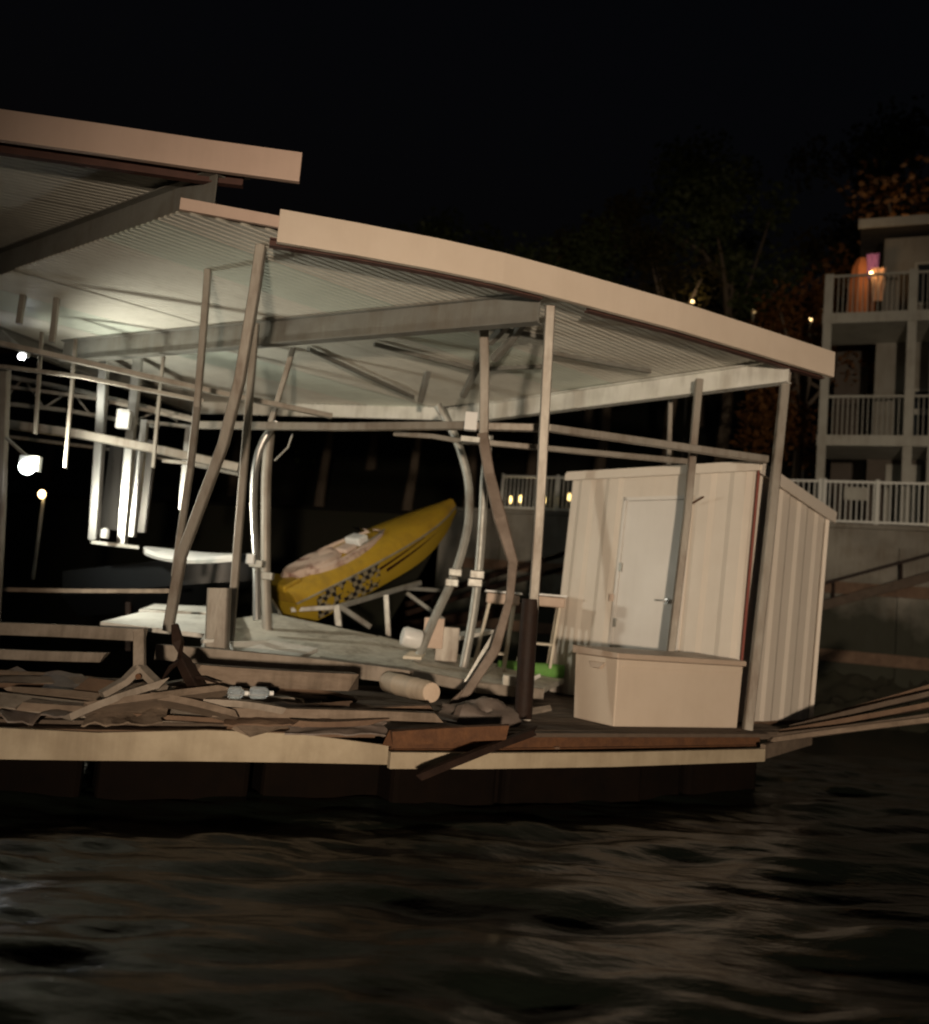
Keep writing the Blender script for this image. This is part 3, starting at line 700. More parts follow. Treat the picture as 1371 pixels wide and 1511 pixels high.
# door opening limits on the door face
pl0 = spt(0, 0, 0)
def onface(px, py): return Pp(px, py, pl0, du)
dl = (onface(918, 740) - c0).dot(dv); dr = (onface(1007, 737) - c0).dot(dv); dz1 = (onface(960, 738) - c0).z
ribwall('wall_panel', spt(0, 0, 0), dv, dr - .05, dn, HT, HT)
ribwall('wall_panel', spt(dl + .05, 0, 0), dv, SW - dl - .05, dn, HT, HT)
ribwall('wall_panel', spt(dr - .05, 0, 0), dv, dl - dr + .1, dn, HT, HT, z0=dz1 + .05, dep=.004)
ribwall('wall_panel', spt(0, 0, 0), du, SD, sn, HT, ztop(SD))
ribwall('wall_panel', spt(SW, 0, 0), du, SD, -sn, HT, ztop(SD))
ribwall('wall_panel', spt(0, SD, 0), dv, SW, du, ztop(SD), ztop(SD))
door = mesh_obj('door', MB().add([spt(v, u_, z) + lean * z for u_ in (-.035, .005) for (v, z) in ((dr, .03), (dl, .03), (dl, dz1), (dr, dz1))], [(0, 1, 2, 3), (7, 6, 5, 4), (0, 4, 5, 1), (1, 5, 6, 2), (2, 6, 7, 3), (3, 7, 4, 0)]), M['door'], shed, bevel=.004)
fr = MB()
for (v0, v1, z0, z1) in ((dr - .05, dr - .004, .02, dz1 + .05), (dl + .004, dl + .05, .02, dz1 + .05), (dr - .05, dl + .05, dz1 + .004, dz1 + .05)):
    fr.add([spt(v, u_, z) + lean * z for u_ in (-.05, .0) for (v, z) in ((v0, z0), (v1, z0), (v1, z1), (v0, z1))], [(0, 1, 2, 3), (7, 6, 5, 4), (0, 4, 5, 1), (1, 5, 6, 2), (2, 6, 7, 3), (3, 7, 4, 0)])
mesh_obj('door_frame', fr, M['door'], shed)
hp = onface(986, 887) - du * .05
sub(door, 'handle', MB().tube([hp, hp - du * .05, hp - du * .055 + dv * .10], .012, 8), M['chrome'], smooth=True)
sub(door, 'rose', MB().lathe(hp + du * .012, [(.03, -.02), (.03, .005)], -du), M['chrome'])
for zz in (.35, 1.0, 1.7):
    q = spt(dl - .01, -.045, zz) + lean * zz
    sub(door, 'hinge', MB().box(q, (.03, .04, .11), (du, dv, ZA)), M['galv'])
q = onface(905, 882) - du * .04
mesh_obj('latch_plate', MB().box(q, (.02, .05, .09), (du, dv, ZA)), M['stoolseat'], shed)
q = onface(1022, 745) - du * .04; q2 = onface(1045, 735) - du * .10
mesh_obj('hook', MB().tube([q, q2], .012, 6), M['rust'], shed)
# roof slab and trims
ov = .07; tl = lean * HT
rq = [spt(-ov, -ov, HT + .09), spt(SW + ov, -ov, HT + .09), spt(SW + ov, SD + ov * 1.6, ztop(SD) + .07), spt(-ov, SD + ov * 1.6, ztop(SD) + .07)]
rq = [p + tl for p in rq]
rf = mesh_obj('roof', MB().slab(rq, .055), M['shed'], shed)
sub(rf, 'roof_trim', MB().sweep([rq[0] - ZA * .085 + sn * .012, rq[3] - ZA * .085 + sn * .012], [(-.012, -.07), (.012, -.07), (.012, .07), (-.012, .07)]), M['shed'])
sub(rf, 'roof_trim', MB().sweep([rq[0] - ZA * .075 - du * .012, rq[1] - ZA * .075 - du * .012], [(-.012, -.045), (.012, -.045), (.012, .045), (-.012, .045)]), M['shed'])
mesh_obj('corner_trim', MB().sq([spt(-.032, -.036, .02), spt(-.032, -.036, HT - .01) + tl], .03, .03), M['red'], shed)
mesh_obj('corner_trim', MB().sq([spt(-.035, SD + .01, .02), spt(-.035, SD + .01, ztop(SD)) + tl * .9], .05, .05), M['shed'], shed)
mesh_obj('skid', MB().sq([spt(-.0, .1, -.005) + ZA * -.0, spt(-.0, SD - .1, -.005)], .06, .05), M['wood2'], shed)

# ------------------------------------------------------------------ deck box
bx0 = Pz(905, 1073, ZD + .004); bx1 = Pz(1092, 1075, ZD + .004); bx2 = Pz(838, 1058, ZD + .004)
bd = (bx1 - bx0); bw_ = (bx2 - bx0); bu = bd.normalized(); bv = V((-bu.y, bu.x, 0)); bL = bd.length; bD = .66
dbox = thing('deck_box', 'closed cream dock storage box with overhanging lid in front of the shed', 'storage box', bx0)
def bp_(s, d, z): return bx0 + bu * s + bv * d + ZA * z
HB_ = .65
body = MB(); ins = .02
body.add([bp_(ins, ins, 0), bp_(bL - ins, ins, 0), bp_(bL - ins, bD - ins, 0), bp_(ins, bD - ins, 0), bp_(0, 0, HB_), bp_(bL, 0, HB_), bp_(bL, bD, HB_), bp_(0, bD, HB_)], [(0, 3, 2, 1), (4, 5, 6, 7), (0, 1, 5, 4), (1, 2, 6, 5), (2, 3, 7, 6), (3, 0, 4, 7)])
mesh_obj('body', body, M['box'], dbox, bevel=.012)
lid = MB(); o_ = .025
lid.add([bp_(-o_, -o_, HB_ + .004), bp_(bL + o_, -o_, HB_ + .004), bp_(bL + o_, bD + o_, HB_ + .004), bp_(-o_, bD + o_, HB_ + .004), bp_(-o_, -o_, HB_ + .06), bp_(bL + o_, -o_, HB_ + .06), bp_(bL + o_, bD + o_, HB_ + .085), bp_(-o_, bD + o_, HB_ + .085)], [(0, 3, 2, 1), (4, 5, 6, 7), (0, 1, 5, 4), (1, 2, 6, 5), (2, 3, 7, 6), (3, 0, 4, 7)])
mesh_obj('lid', lid, M['boxlid'], dbox, bevel=.012)
mesh_obj('rim', MB().box(bp_(bL / 2, -.006, HB_ - .075), (bL * .92, .012, .018), (bu, bv, ZA)), M['box'], dbox)
mesh_obj('handle', MB().add([bp_(-.012, .18, HB_ - .06), bp_(-.012, .42, HB_ - .06), bp_(-.03, .36, HB_ - .11), bp_(-.03, .24, HB_ - .11), bp_(.004, .18, HB_ - .05), bp_(.004, .42, HB_ - .05), bp_(.004, .36, HB_ - .12), bp_(.004, .24, HB_ - .12)], [(0, 1, 2, 3), (7, 6, 5, 4), (0, 4, 5, 1), (1, 5, 6, 2), (2, 6, 7, 3), (3, 7, 4, 0)]), M['boxlid'], dbox)
for s in (.12, bL - .12):
    mesh_obj('hinge', MB().box(bp_(s, bD + .03, HB_ + .01), (.10, .02, .06), (bu, bv, ZA)), M['galv'], dbox)

# ------------------------------------------------------------------ dark bank left of the seawall
def build_bank():
    n1, n2 = 60, 24; vs_ = []; fs_ = []
    for j in range(n2):
        d = -5.0 + 5.9 * j / (n2 - 1)
        for i in range(n1):
            s_ = -70 + 68.3 * i / (n1 - 1); p = W0 + E * s_ + N_ * d
            h = -1.0 + (WZ + .96) * ((d + 5.0) / 5.9) ** 1.2 + mnoise.noise(V((p.x * .5, p.y * .5, 3))) * .35 * math.sin(math.pi * j / (n2 - 1))
            vs_.append((p.x, p.y, h))
    for j in range(n2 - 1):
        for i in range(n1 - 1):
            k = j * n1 + i; fs_.append((k, k + 1, k + n1 + 1, k + n1))
    mb = MB(); mb.add(vs_, fs_); o = mesh_obj('bank', mb, M['ground'], smooth=True); o['kind'] = 'structure'
build_bank()
def build_toe():
    n1, n2 = 300, 30; vs_ = []; fs_ = []
    for j in range(n2):
        d = -2.4 + 2.44 * j / (n2 - 1)
        for i in range(n1):
            s_ = -1.7 + 32 * i / (n1 - 1); p = W0 + E * s_ + N_ * d; f = j / (n2 - 1)
            vs_.append((p.x, p.y, -.6 + 1.5 * f + mnoise.noise(V((p.x * 1.1, p.y * 1.1, 7))) * .3 * f + mnoise.noise(V((p.x * 4, p.y * 4, 2))) * .2 + mnoise.noise(V((p.x * 9, p.y * 9, 4))) * .1))
    for j in range(n2 - 1):
        for i in range(n1 - 1):
            k = j * n1 + i; fs_.append((k, k + 1, k + n1 + 1, k + n1))
    mb = MB(); mb.add(vs_, fs_); o = mesh_obj('wall_toe_bank', mb, M['ground'], smooth=True); o['kind'] = 'structure'
build_toe()
DEPTH[0] = 1.0
# gangway handrails climbing the wall
gw = thing('gangway', 'dark steel gangway with diagonal handrails climbing past the concrete wall', 'gangway', P(700, 900, 17))
for pts in ([(600, 892, 16.5), (720, 851, 17.5), (850, 812, 18.5)], [(600, 905, 16.5), (720, 868, 17.5), (850, 834, 18.5)], [(600, 925, 16.5), (720, 905, 17.5), (850, 880, 18.5)]):
    mesh_obj('handrail' if pts[0][1] < 920 else 'stringer', MB().sq(Ps(pts), .09 if pts[0][1] < 920 else .2), M['darkpile'], gw)
for (x, y0, y1, Y) in ((640, 880, 915, 16.8), (720, 851, 908, 17.5), (798, 828, 894, 18.1)):
    mesh_obj('upright', MB().sq([P(x, y0, Y), P(x - 4, y1, Y)], .07), M['darkpile'], gw)
gw2 = thing('stair_stringer', 'pale diagonal stair stringer on the wall past the shed', 'stair', Pp(1290, 880, W0 - N_ * .34, N_))
mesh_obj('stringer', MB().sq([Pp(1190, 900, W0 - N_ * .34, N_), Pp(1560, 800, W0 - N_ * .34, N_)], .08, .20), M['deck'], gw2)
mesh_obj('handrail', MB().sq([Pp(1190, 868, W0 - N_ * .34, N_), Pp(1560, 768, W0 - N_ * .34, N_)], .06, .06), M['darkpile'], gw2)

# ------------------------------------------------------------------ left platform
DEPTH[0] = 1.09
ZL = .60
left = thing('dock_platform', 'battered low dock platform with a cream rub board, covered in broken boards', 'dock', (-2, 7.5, 0))
lf = [Pz(x, y, .36) for x, y in ((-420, 1113), (-150, 1118), (0, 1121), (140, 1123), (300, 1124), (440, 1126), (580, 1129))]
tops = [.215, .215, .215, .20, .235, .225, .15]
mb = MB(); vs_ = []
for i, p in enumerate(lf):
    t = (lf[min(i + 1, 6)] - lf[max(i - 1, 0)]).normalized(); n_ = V((-t.y, t.x, 0))
    vs_ += [p, p + n_ * .06, p + n_ * .06 + ZA * (tops[i]), p + ZA * (tops[i])]
fs_ = [(i * 4 + j, i * 4 + (j + 1) % 4, (i + 1) * 4 + (j + 1) % 4, (i + 1) * 4 + j) for i in range(6) for j in range(4)] + [(0, 1, 2, 3), (27, 26, 25, 24)]
mb.add(vs_, fs_); mesh_obj('rub_board', mb, M['rub'], left, bevel=.006)
for k in range(11):
    x = -3.9 + k * .47
ldir = (lf[-1] - lf[1]).normalized(); lnrm = V((-ldir.y, ldir.x, 0)); LLn = (lf[-1] - lf[1]).length
for k in range(17):
    v = .10 + k * .15
    if random.random() < .12: continue
    s0 = lf[1] + lnrm * v + ldir * random.uniform(-.9, .3); e0 = lf[-1] + lnrm * v - ldir * random.uniform(.0, .35)
    mid = s0.lerp(e0, .5)
    mesh_obj('deck_board', MB().sq([flat(s0, .55 + random.uniform(-.02, .03)), flat(mid, .55 + random.uniform(-.03, .05)), flat(e0, .55 + random.uniform(-.02, .04))], .138, .04), M[random.choice(('wood', 'wood2', 'deck'))], left)
for k in range(5):
    c = lf[1] + ldir * (.6 + k * 1.25) + lnrm * 1.15
    mesh_obj('dock_float', MB().box(flat(c, .06), (1.15, 1.6, .56), (ldir, lnrm, ZA)), M['float'], left, bevel=.05)
for k in range(6):
    c = lf[1] + ldir * (.3 + k * .95)
    mesh_obj('joist', MB().sq([flat(c + lnrm * .08, .46), flat(c + lnrm * 2.4, .46)], .05, .13), M['wood2'], left)

# broken boards
def plank(name, p, q, w_, t, mt, label, group, roll=0.0, warp=.02, cat='board'):
    n = 7; vs_ = []; d = (q - p); tt = d.normalized(); ref = ZA if abs(tt.z) < .8 else V((0, 1, 0))
    sd_ = tt.cross(ref).normalized(); u_ = sd_.cross(tt)
    ca, sa = math.cos(roll), math.sin(roll); sd2 = sd_ * ca + u_ * sa; u2 = u_ * ca - sd_ * sa
    wy = random.uniform(-warp, warp); wz = random.uniform(-warp, warp)
    for i in range(n):
        f = i / (n - 1); c = p + d * f + sd2 * (wy * math.sin(math.pi * f)) + u2 * (wz * math.sin(math.pi * f))
        for (a_, b_) in ((-1, -1), (1, -1), (1, 1), (-1, 1)):
            jag = tt * (random.uniform(-.07, .07) if i in (0, n - 1) else 0)
            vs_.append(c + sd2 * (a_ * w_ / 2 * random.uniform(.94, 1.03)) + u2 * (b_ * t / 2) + jag)
    mb = MB(); mb.add(vs_, [(i * 4 + j, i * 4 + (j + 1) % 4, (i + 1) * 4 + (j + 1) % 4, (i + 1) * 4 + j) for i in range(n - 1) for j in range(4)] + [(3, 2, 1, 0), tuple((n - 1) * 4 + j for j in range(4))])
    return one(name, mb, M[mt], label, cat, group)
LBH = 'broken weathered board lying in the debris heap on the left platform'
rnd = random.Random(21)
for k in range(38):
    f = rnd.random(); v = rnd.uniform(.12, 1.9)
    c = lf[1] + ldir * (LLn * f) + lnrm * v; hz = .59 + rnd.uniform(0, .10) + (.12 * math.exp(-((f - .35) / .22) ** 2)) * (1 - abs(v - 1) / 1.2)
    a_ = rnd.gauss(0, .16); L = rnd.uniform(.7, 2.2); d = (ldir * math.cos(a_) + lnrm * math.sin(a_)) * (L / 2); dz = ZA * rnd.gauss(0, .035)
    plank('broken_board', flat(c, hz) - d - dz, flat(c, hz) + d + dz, rnd.choice((.08, .1, .14, .2, .3)) * rnd.uniform(.85, 1.1), rnd.uniform(.02, .06), rnd.choice(('wood', 'wood2', 'wood3', 'wood')), LBH, 'broken boards on the left platform', rnd.gauss(0, .4), .07)
# named boards read off the photograph
def pk(pts, w_, t, mt, label, roll=0.0, name='loose_board'):
    f_ = 1.0 if pts[0][2] < 7.7 else DEPTH[0]
    return plank(name, Pa(pts[0][0], pts[0][1], pts[0][2] * f_), Pa(pts[1][0], pts[1][1], pts[1][2] * f_), w_, t, mt, label, None, roll)
pk(((-60, 926, 8.6), (208, 937, 8.6)), .16, .12, 'wood3', 'long pale timber rail level above the debris, upper of two')
pk(((-60, 962, 8.2), (156, 970, 8.2)), .10, .09, 'wood3', 'shorter pale timber rail just below the long timber rail')
pk(((-60, 868, 10.6), (262, 872, 10.4)), .05, .05, 'wood', 'thin far timber rail crossing the dark water by the white sheets')
pk(((238, 962, 8.0), (610, 1000, 8.6)), .16, .14, 'wood3', 'long grey beam along the edge of the pale buckled walkway')
pk(((285, 992, 7.6), (525, 1006, 7.8)), .20, .14, 'wood', 'thick brown timber lying below the long grey beam')
pk(((322, 1050, 7.25), (645, 1058, 7.5)), .12, .07, 'wood', 'long brown board lying in front of the beige drum')
pk(((300, 1035, 7.2), (420, 1048, 7.3)), .14, .05, 'wood3', 'short grey board beside the two clear plastic bottles')
pk(((430, 1066, 7.1), (560, 1063, 7.35)), .12, .04, 'wood2', 'dark split board overhanging the cream rub board')
pk(((95, 1062, 6.75), (238, 1010, 7.2)), .16, .05, 'wood3', 'wide pale board sloping up to the forked bracket', .3)
pk(((130, 1048, 6.9), (330, 1022, 7.3)), .22, .05, 'wood', 'wide tan board fanning out below the forked bracket', .5)
pk(((215, 1030, 7.1), (345, 1058, 7.2)), .20, .05, 'wood', 'tan board falling right of the forked bracket', .4)
pk(((566, 1090, 7.05), (745, 1080, 7.55)), .09, .11, 'rust', 'rust brown splintered timber jutting out over the rub board')
pk(((618, 1146, 6.98), (792, 1078, 7.75)), .055, .055, 'darkpile', 'dark pole leaning across the rub board toward the water')
pk(((690, 1004, 8.9), (742, 918, 9.0)), .055, .05, 'galv', 'bright narrow metal strut leaning against the buckled post', name='loose_strut')
pk(((500, 1052, 7.6), (640, 1044, 7.9)), .10, .05, 'wood2', 'dark board end tucked beside the grey crumpled tarp')
# right-hand bundle of boards running off over the water
for (x, y0, y1) in ((1230, 861, 886), (1330, 834, 860), (1430, 807, 834)):
    mesh_obj('baluster', MB().sq([Pp(x, y0 - 4, W0 - N_ * .34, N_), Pp(x, y1, W0 - N_ * .34, N_)], .05), M['darkpile'], gw2)
for (x0, y0, Y0, x1, y1, Y1, w_, mt, lb) in ((1196, 1064, 9.75, 1470, 985, 9.0, .20, 'wood2', 'uppermost brown board of the bundle sloping off past the shed'),
                                 (1170, 1074, 9.6, 1470, 1004, 8.8, .20, 'deck', 'dark second board of the bundle sloping off past the shed'),
                                 (1150, 1082, 9.5, 1470, 1022, 8.6, .20, 'wood2', 'middle brown board of the bundle sloping off past the shed'),
                                 (1120, 1089, 9.4, 1470, 1042, 8.4, .18, 'deck', 'fourth board down in the bundle beside the shed corner'),
                                 (1135, 1093, 9.25, 1470, 1052, 8.3, .08, 'wood', 'lowest thin board of the bundle close above the water')):
    plank('sloping_board', P(x0, y0, Y0), P(x1, y1, Y1), w_, .05, mt, lb, None, .15, .03)

def crumpled(name, quad, mt, label, amp=.07, seed=0, n=16):
    a_, b_, c_, d_ = [Pa(*q) for q in quad]; mb = MB(); vs_ = []
    for j in range(n + 1):
        for i in range(n + 1):
            f, g = i / n, j / n; p = a_.lerp(b_, f).lerp(d_.lerp(c_, f), g)
            h = mnoise.noise(V((f * 3.2 + seed, g * 3.2, seed))) * amp + mnoise.noise(V((f * 8 + seed, g * 8, seed * 2))) * amp * .4
            vs_.append(p + ZA * h + V((mnoise.noise(V((g * 5, seed, f * 2))) * .06, mnoise.noise(V((f * 5, g * 2, seed + 3))) * .06, 0)))
    nv = len(vs_); vs_ += [v - ZA * .012 for v in vs_]; fs_ = []; k = n + 1
    for j in range(n):
        for i in range(n):
            q = j * k + i; fs_ += [(q, q + 1, q + k + 1, q + k), (q + nv, q + k + nv, q + k + 1 + nv, q + 1 + nv)]
    for i in range(n):
        for (q, w2) in ((i, i + 1), (n * k + i + 1, n * k + i), (i * k + k, i * k), (i * k + n, i * k + k + n)):
            fs_.append((q, q + nv, w2 + nv, w2))
    mb.add(vs_, fs_); one(name, mb, M[mt], label, 'sheeting', smooth=True)
crumpled('torn_sheeting', [(-30, 1058, 6.7), (110, 1062, 6.85), (130, 1000, 7.9), (-30, 985, 7.9)], 'tarp', 'dark crumpled sheeting draped below the shorter timber rail', .09, 3)
crumpled('torn_sheeting', [(120, 1070, 6.75), (240, 1066, 7.0), (262, 1012, 7.6), (170, 1008, 7.6)], 'wood', 'tan torn sheeting hanging over the platform edge below the forked bracket', .06, 9)
crumpled('torn_sheeting', [(330, 1068, 7.05), (500, 1070, 7.2), (520, 1036, 7.8), (340, 1038, 7.7)], 'wood2', 'dark brown torn sheeting spread in front of the clear bottles', .04, 14)
crumpled('torn_sheeting', [(420, 1082, 7.05), (575, 1084, 7.35), (560, 1056, 7.6), (430, 1056, 7.4)], 'tarp', 'grey torn sheeting sagging over the cream rub board', .03, 20)
DEPTH[0] = 1.0
# forked bracket
fb = thing('forked_bracket', 'pale forked timber bracket standing in the debris on the platform', 'bracket', P(205, 1015, 7.3))
mesh_obj('stem', MB().sq(Ps([(206, 930, 7.5), (206, 980, 7.4), (205, 1000, 7.35)]), .085, .06), M['wood3'], fb)
mesh_obj('arm', MB().sq(Ps([(205, 985, 7.36), (185, 1005, 7.3), (150, 1025, 7.2)]), .12, .05), M['wood3'], fb)
mesh_obj('arm', MB().sq(Ps([(207, 985, 7.36), (226, 1004, 7.3), (240, 1016, 7.25)]), .10, .05), M['wood3'], fb)
mesh_obj('bolt', MB().lathe(P(205, 998, 7.25), [(.022, 0), (.022, .02)], V((0, -1, 0))), M['rust'], fb)
# dark hose
dt = thing('dark_stump', 'black broken timber leaning beside the forked bracket', 'timber', P(300, 1040, 7.3))
mesh_obj('trunk', MB().sq(Ps([(258, 922, 7.6), (263, 948, 7.55), (270, 975, 7.5), (285, 1003, 7.45), (300, 1028, 7.35), (314, 1046, 7.28)]), .10, .08, scale=[.5, .85, 1, 1.15, 1.0, .8]), M['darkpile'], dt)
mesh_obj('splinter', MB().sq(Ps([(268, 972, 7.5), (252, 985, 7.4), (240, 1002, 7.3)]), .045, .03, scale=[1, .8, .3]), M['darkpile'], dt)
mesh_obj('splinter', MB().sq(Ps([(284, 1000, 7.45), (300, 1000, 7.4), (322, 1008, 7.3)]), .05, .03, scale=[1, .8, .3]), M['darkpile'], dt)
DEPTH[0] = 1.09
# upright stub
one('post_stub', MB().sq(Ps([(324, 868, 8.4), (322, 915, 8.4), (320, 965, 8.4)]), .21, .16), M['post'], 'short square brown post stub standing by the white sheets', 'post')

# pale buckled walkway
wk = thing('buckled_walkway', 'pale buckled walkway of loose panels running back under the roof', 'walkway', P(450, 960, 10.5))
def quadslab(name, q, t, mt, root):
    return mesh_obj(name, MB().slab(Ps(q), t), M[mt], root)
quadslab('deck_panel', [(336, 914, 11.0), (402, 905, 11.6), (556, 938, 11.4), (470, 970, 9.8), (336, 958, 9.6)], .06, 'walk', wk)
quadslab('deck_panel', [(472, 968, 9.82), (560, 938, 11.42), (640, 958, 11.4), (596, 985, 9.7)], .06, 'walk', wk)
quadslab('deck_panel', [(598, 984, 9.68), (642, 957, 11.42), (735, 980, 11.5), (702, 1006, 9.6)], .06, 'walk', wk)
quadslab('deck_panel', [(704, 1005, 9.62), (738, 980, 11.55), (840, 998, 11.7), (800, 1016, 9.8)], .06, 'walk', wk)
mesh_obj('edge_beam', MB().sq(Ps([(336, 966, 9.6), (470, 978, 9.75), (596, 993, 9.65), (702, 1014, 9.55), (800, 1024, 9.75)]), .10, .12), M['wood3'], wk)
# white foam sheets
for (q, lb) in (([(148, 917, 9.0), (206, 903, 10.4), (345, 909, 10.6), (312, 936, 9.0)], 'large pointed white foam sheet lying behind the timber rails'),
                ([(205, 899, 10.5), (228, 891, 11.4), (345, 896, 11.4), (338, 905, 10.6)], 'smaller white foam sheet behind the large pointed sheet'),
                ([(338, 946, 8.9), (400, 944, 9.3), (470, 956, 9.4), (440, 969, 8.9), (345, 962, 8.8)], 'rounded white foam slab lying on the near edge of the walkway')):
    mb = MB().slab(Ps(q), .05); one('foam_sheet', mb, M['foam'], lb, 'foam sheet', bevel=.008)
for (x, y, lb) in ((306, 941, 'upper white foam scrap beside the post stub'), (304, 954, 'lower white foam scrap beside the post stub')):
    mb = MB().slab(Ps([(x - 10, y + 4, 8.3), (x - 4, y - 6, 8.45), (x + 9, y - 3, 8.4), (x + 10, y + 2, 8.3)]), .03); one('foam_scrap', mb, M['foam'], lb, 'foam scrap')

# float drum: beige cylinder with pale end
dr_ = thing('float_drum', 'beige cylindrical float drum with a pale flat end on the debris', 'drum', P(605, 1030, 7.9))
pa_, pb_ = P(572, 1006, 8.35), P(636, 1022, 7.75); ax = (pb_ - pa_)
ra_ = .10
mesh_obj('barrel', MB().lathe(pa_, [(ra_ * .9, 0), (ra_, .02), (ra_, ax.length * .28), (ra_ * 1.05, ax.length * .3), (ra_, ax.length * .33), (ra_, ax.length * .62), (ra_ * 1.05, ax.length * .65), (ra_, ax.length * .68), (ra_, ax.length * .97), (ra_ * .9, ax.length)], ax, 24), M['drum'], dr_, smooth=True)
mesh_obj('end_cap', MB().lathe(pb_, [(ra_ * .88, -.004), (ra_ * .88, .012), (ra_ * .3, .016)], ax, 24), M['drumend'], dr_)

# crumpled tarp
mb = MB(); n1, n2 = 22, 12; ct = P(705, 1056, 7.9); vs_ = []
for j in range(n2 + 1):
    th = math.pi / 2 * j / n2
    for i in range(n1):
        ph = 6.283 * i / n1; d = V((math.cos(ph) * math.cos(th), math.sin(ph) * math.cos(th), math.sin(th)))
        k = 1 + .45 * mnoise.noise(d * 1.7 + V((5, 2, 1))) + .2 * mnoise.noise(d * 4.5)
        vs_.append(ct + V((d.x * .36 * k, d.y * .26 * k, d.z * .20 * k - .07)))
mb.add(vs_, [(j * n1 + i, j * n1 + (i + 1) % n1, (j + 1) * n1 + (i + 1) % n1, (j + 1) * n1 + i) for j in range(n2) for i in range(n1)])
one('crumpled_tarp', mb, M['tarp'], 'grey brown crumpled tarp heaped beside the dark pile', 'tarp', smooth=True)
# bottles
for (x0, x1, lb) in ((336, 364, 'clear plastic bottle with bright glints, beside the dark hose'), (368, 402, 'bluish clear plastic bottle next to the glinting bottle')):
    p, q = Pa(x0, 1022, 7.0), Pa(x1, 1023, 7.05); L = (q - p).length
    b_ = thing('plastic_bottle', lb, 'bottle', p - ZA * .05)
    mesh_obj('body', MB().lathe(p, [(.03, 0), (.047, .015), (.047, L * .66), (.02, L * .86)], q - p, 14), M['bottle'], b_, smooth=True)
    mesh_obj('cap', MB().lathe(p + (q - p) * .87, [(.018, 0), (.018, .03)], q - p, 10), M['whitepl'], b_)

# ------------------------------------------------------------------ bar stools, turf, bits behind the post
def stool(px0, px1, ytop, Y, legs, ybot, label):
    cx = (px0 + px1) / 2; c = P(cx, ytop + 12, Y); hw = (px1 - px0) / 2 / FPX * Y
    bz = P(cx, ybot, Y).z; r = thing('bar_stool', label, 'stool', (c.x, c.y, bz))
    mesh_obj('seat', MB().box(c - V((0, 0, .035)), (hw * 2, .34, .13)), M['stoolseat'], r, bevel=.02)
    mesh_obj('seat_rim', MB().box(c + V((0, 0, .05)), (hw * 2 + .05, .38, .025)), M['whitepl'], r, bevel=.006)
    for sx in (-1, 1):
        for sy in (-1, 1):
            t = c + V((sx * hw * .75, sy * .12, -.03)); e = V((c.x + sx * hw * .95 - .12, c.y + sy * .17, bz))
            mesh_obj('leg', MB().sq([t, e], .035), M['stoolleg'], r)
    for sy in (-1, 1):
        mesh_obj('stretcher', MB().sq([V((c.x - hw * .85 - .08, c.y + sy * .15, bz + .3)), V((c.x + hw * .85 - .08, c.y + sy * .15, bz + .3))], .025), M['stoolleg'], r)
stool(716, 768, 868, 11.0, None, 1000, 'tan topped bar stool between the buckled post and the dark pile')
stool(782, 834, 872, 11.3, None, 985, 'tan topped bar stool between the dark pile and the shed')
one('turf_roll', MB().tube(Ps([(735, 983, 11.3), (760, 986, 11.32), (785, 986, 11.28), (808, 990, 11.3), (832, 991, 11.3)]), .085, 14, scale=[.9, 1.1, .9, 1.15, 1]), M['turf'], 'bright green roll of turf lying behind the bar stools', 'turf roll', smooth=True)
one('white_bucket', MB().lathe(P(622, 945, 10.2), [(.08, 0), (.115, .02), (.12, .2), (.10, .24)], V((-.9, -.25, .15)), 20), M['whitepl'], 'white plastic bucket tipped on its side on the walkway', 'bucket', smooth=True)
one('cardboard_box', MB().box(P(640, 934, 10.4), (.24, .22, .36)), M['stoolseat'], 'tan upright carton behind the tipped white bucket', 'box', bevel=.008)
one('dark_crate', MB().box(P(660, 950, 10.6), (.28, .3, .42)), M['post'], 'dull brown crate standing beside the tan carton', 'crate', bevel=.01)
bt = thing('white_bench', 'low bench with a white plank top behind the bright leaning tube', 'bench', P(685, 975, 10.9))
mesh_obj('top', MB().sq(Ps([(655, 943, 10.8), (718, 931, 11.2)]), .3, .05), M['foam'], bt)
for x, y, Y in ((662, 946, 10.85), (708, 938, 11.1)):
    t = P(x, y, Y); mesh_obj('leg', MB().sq([t - ZA * .03, V((t.x, t.y, t.z - .32))], .05), M['post'], bt)
one('foam_block', MB().box(P(754, 1004, 9.4), (.18, .16, .11)), M['walk'], 'small cream foam block on the deck beside the dark pile', 'foam block', bevel=.012)
one('paper_scrap', MB().slab(Ps([(784, 1000, 9.3), (797, 994, 9.4), (798, 998, 9.4), (787, 1004, 9.3)]), .008), M['foam'], 'tiny white scrap on the deck right of the dark pile', 'scrap')
one('wood_scrap', MB().slab(Ps([(778, 1046, 8.4), (812, 1040, 8.7), (814, 1046, 8.65), (784, 1052, 8.38)]), .02), M['wood3'], 'pale wood scrap on the deck at the foot of the dark pile', 'scrap')
one('sand_pile', MB().slab(Ps([(595, 968, 10.0), (606, 960, 10.2), (628, 962, 10.2), (622, 970, 10.0)]), .03), M['stoolleg'], 'yellowish crumbled insulation on the walkway below the bucket', 'insulation')

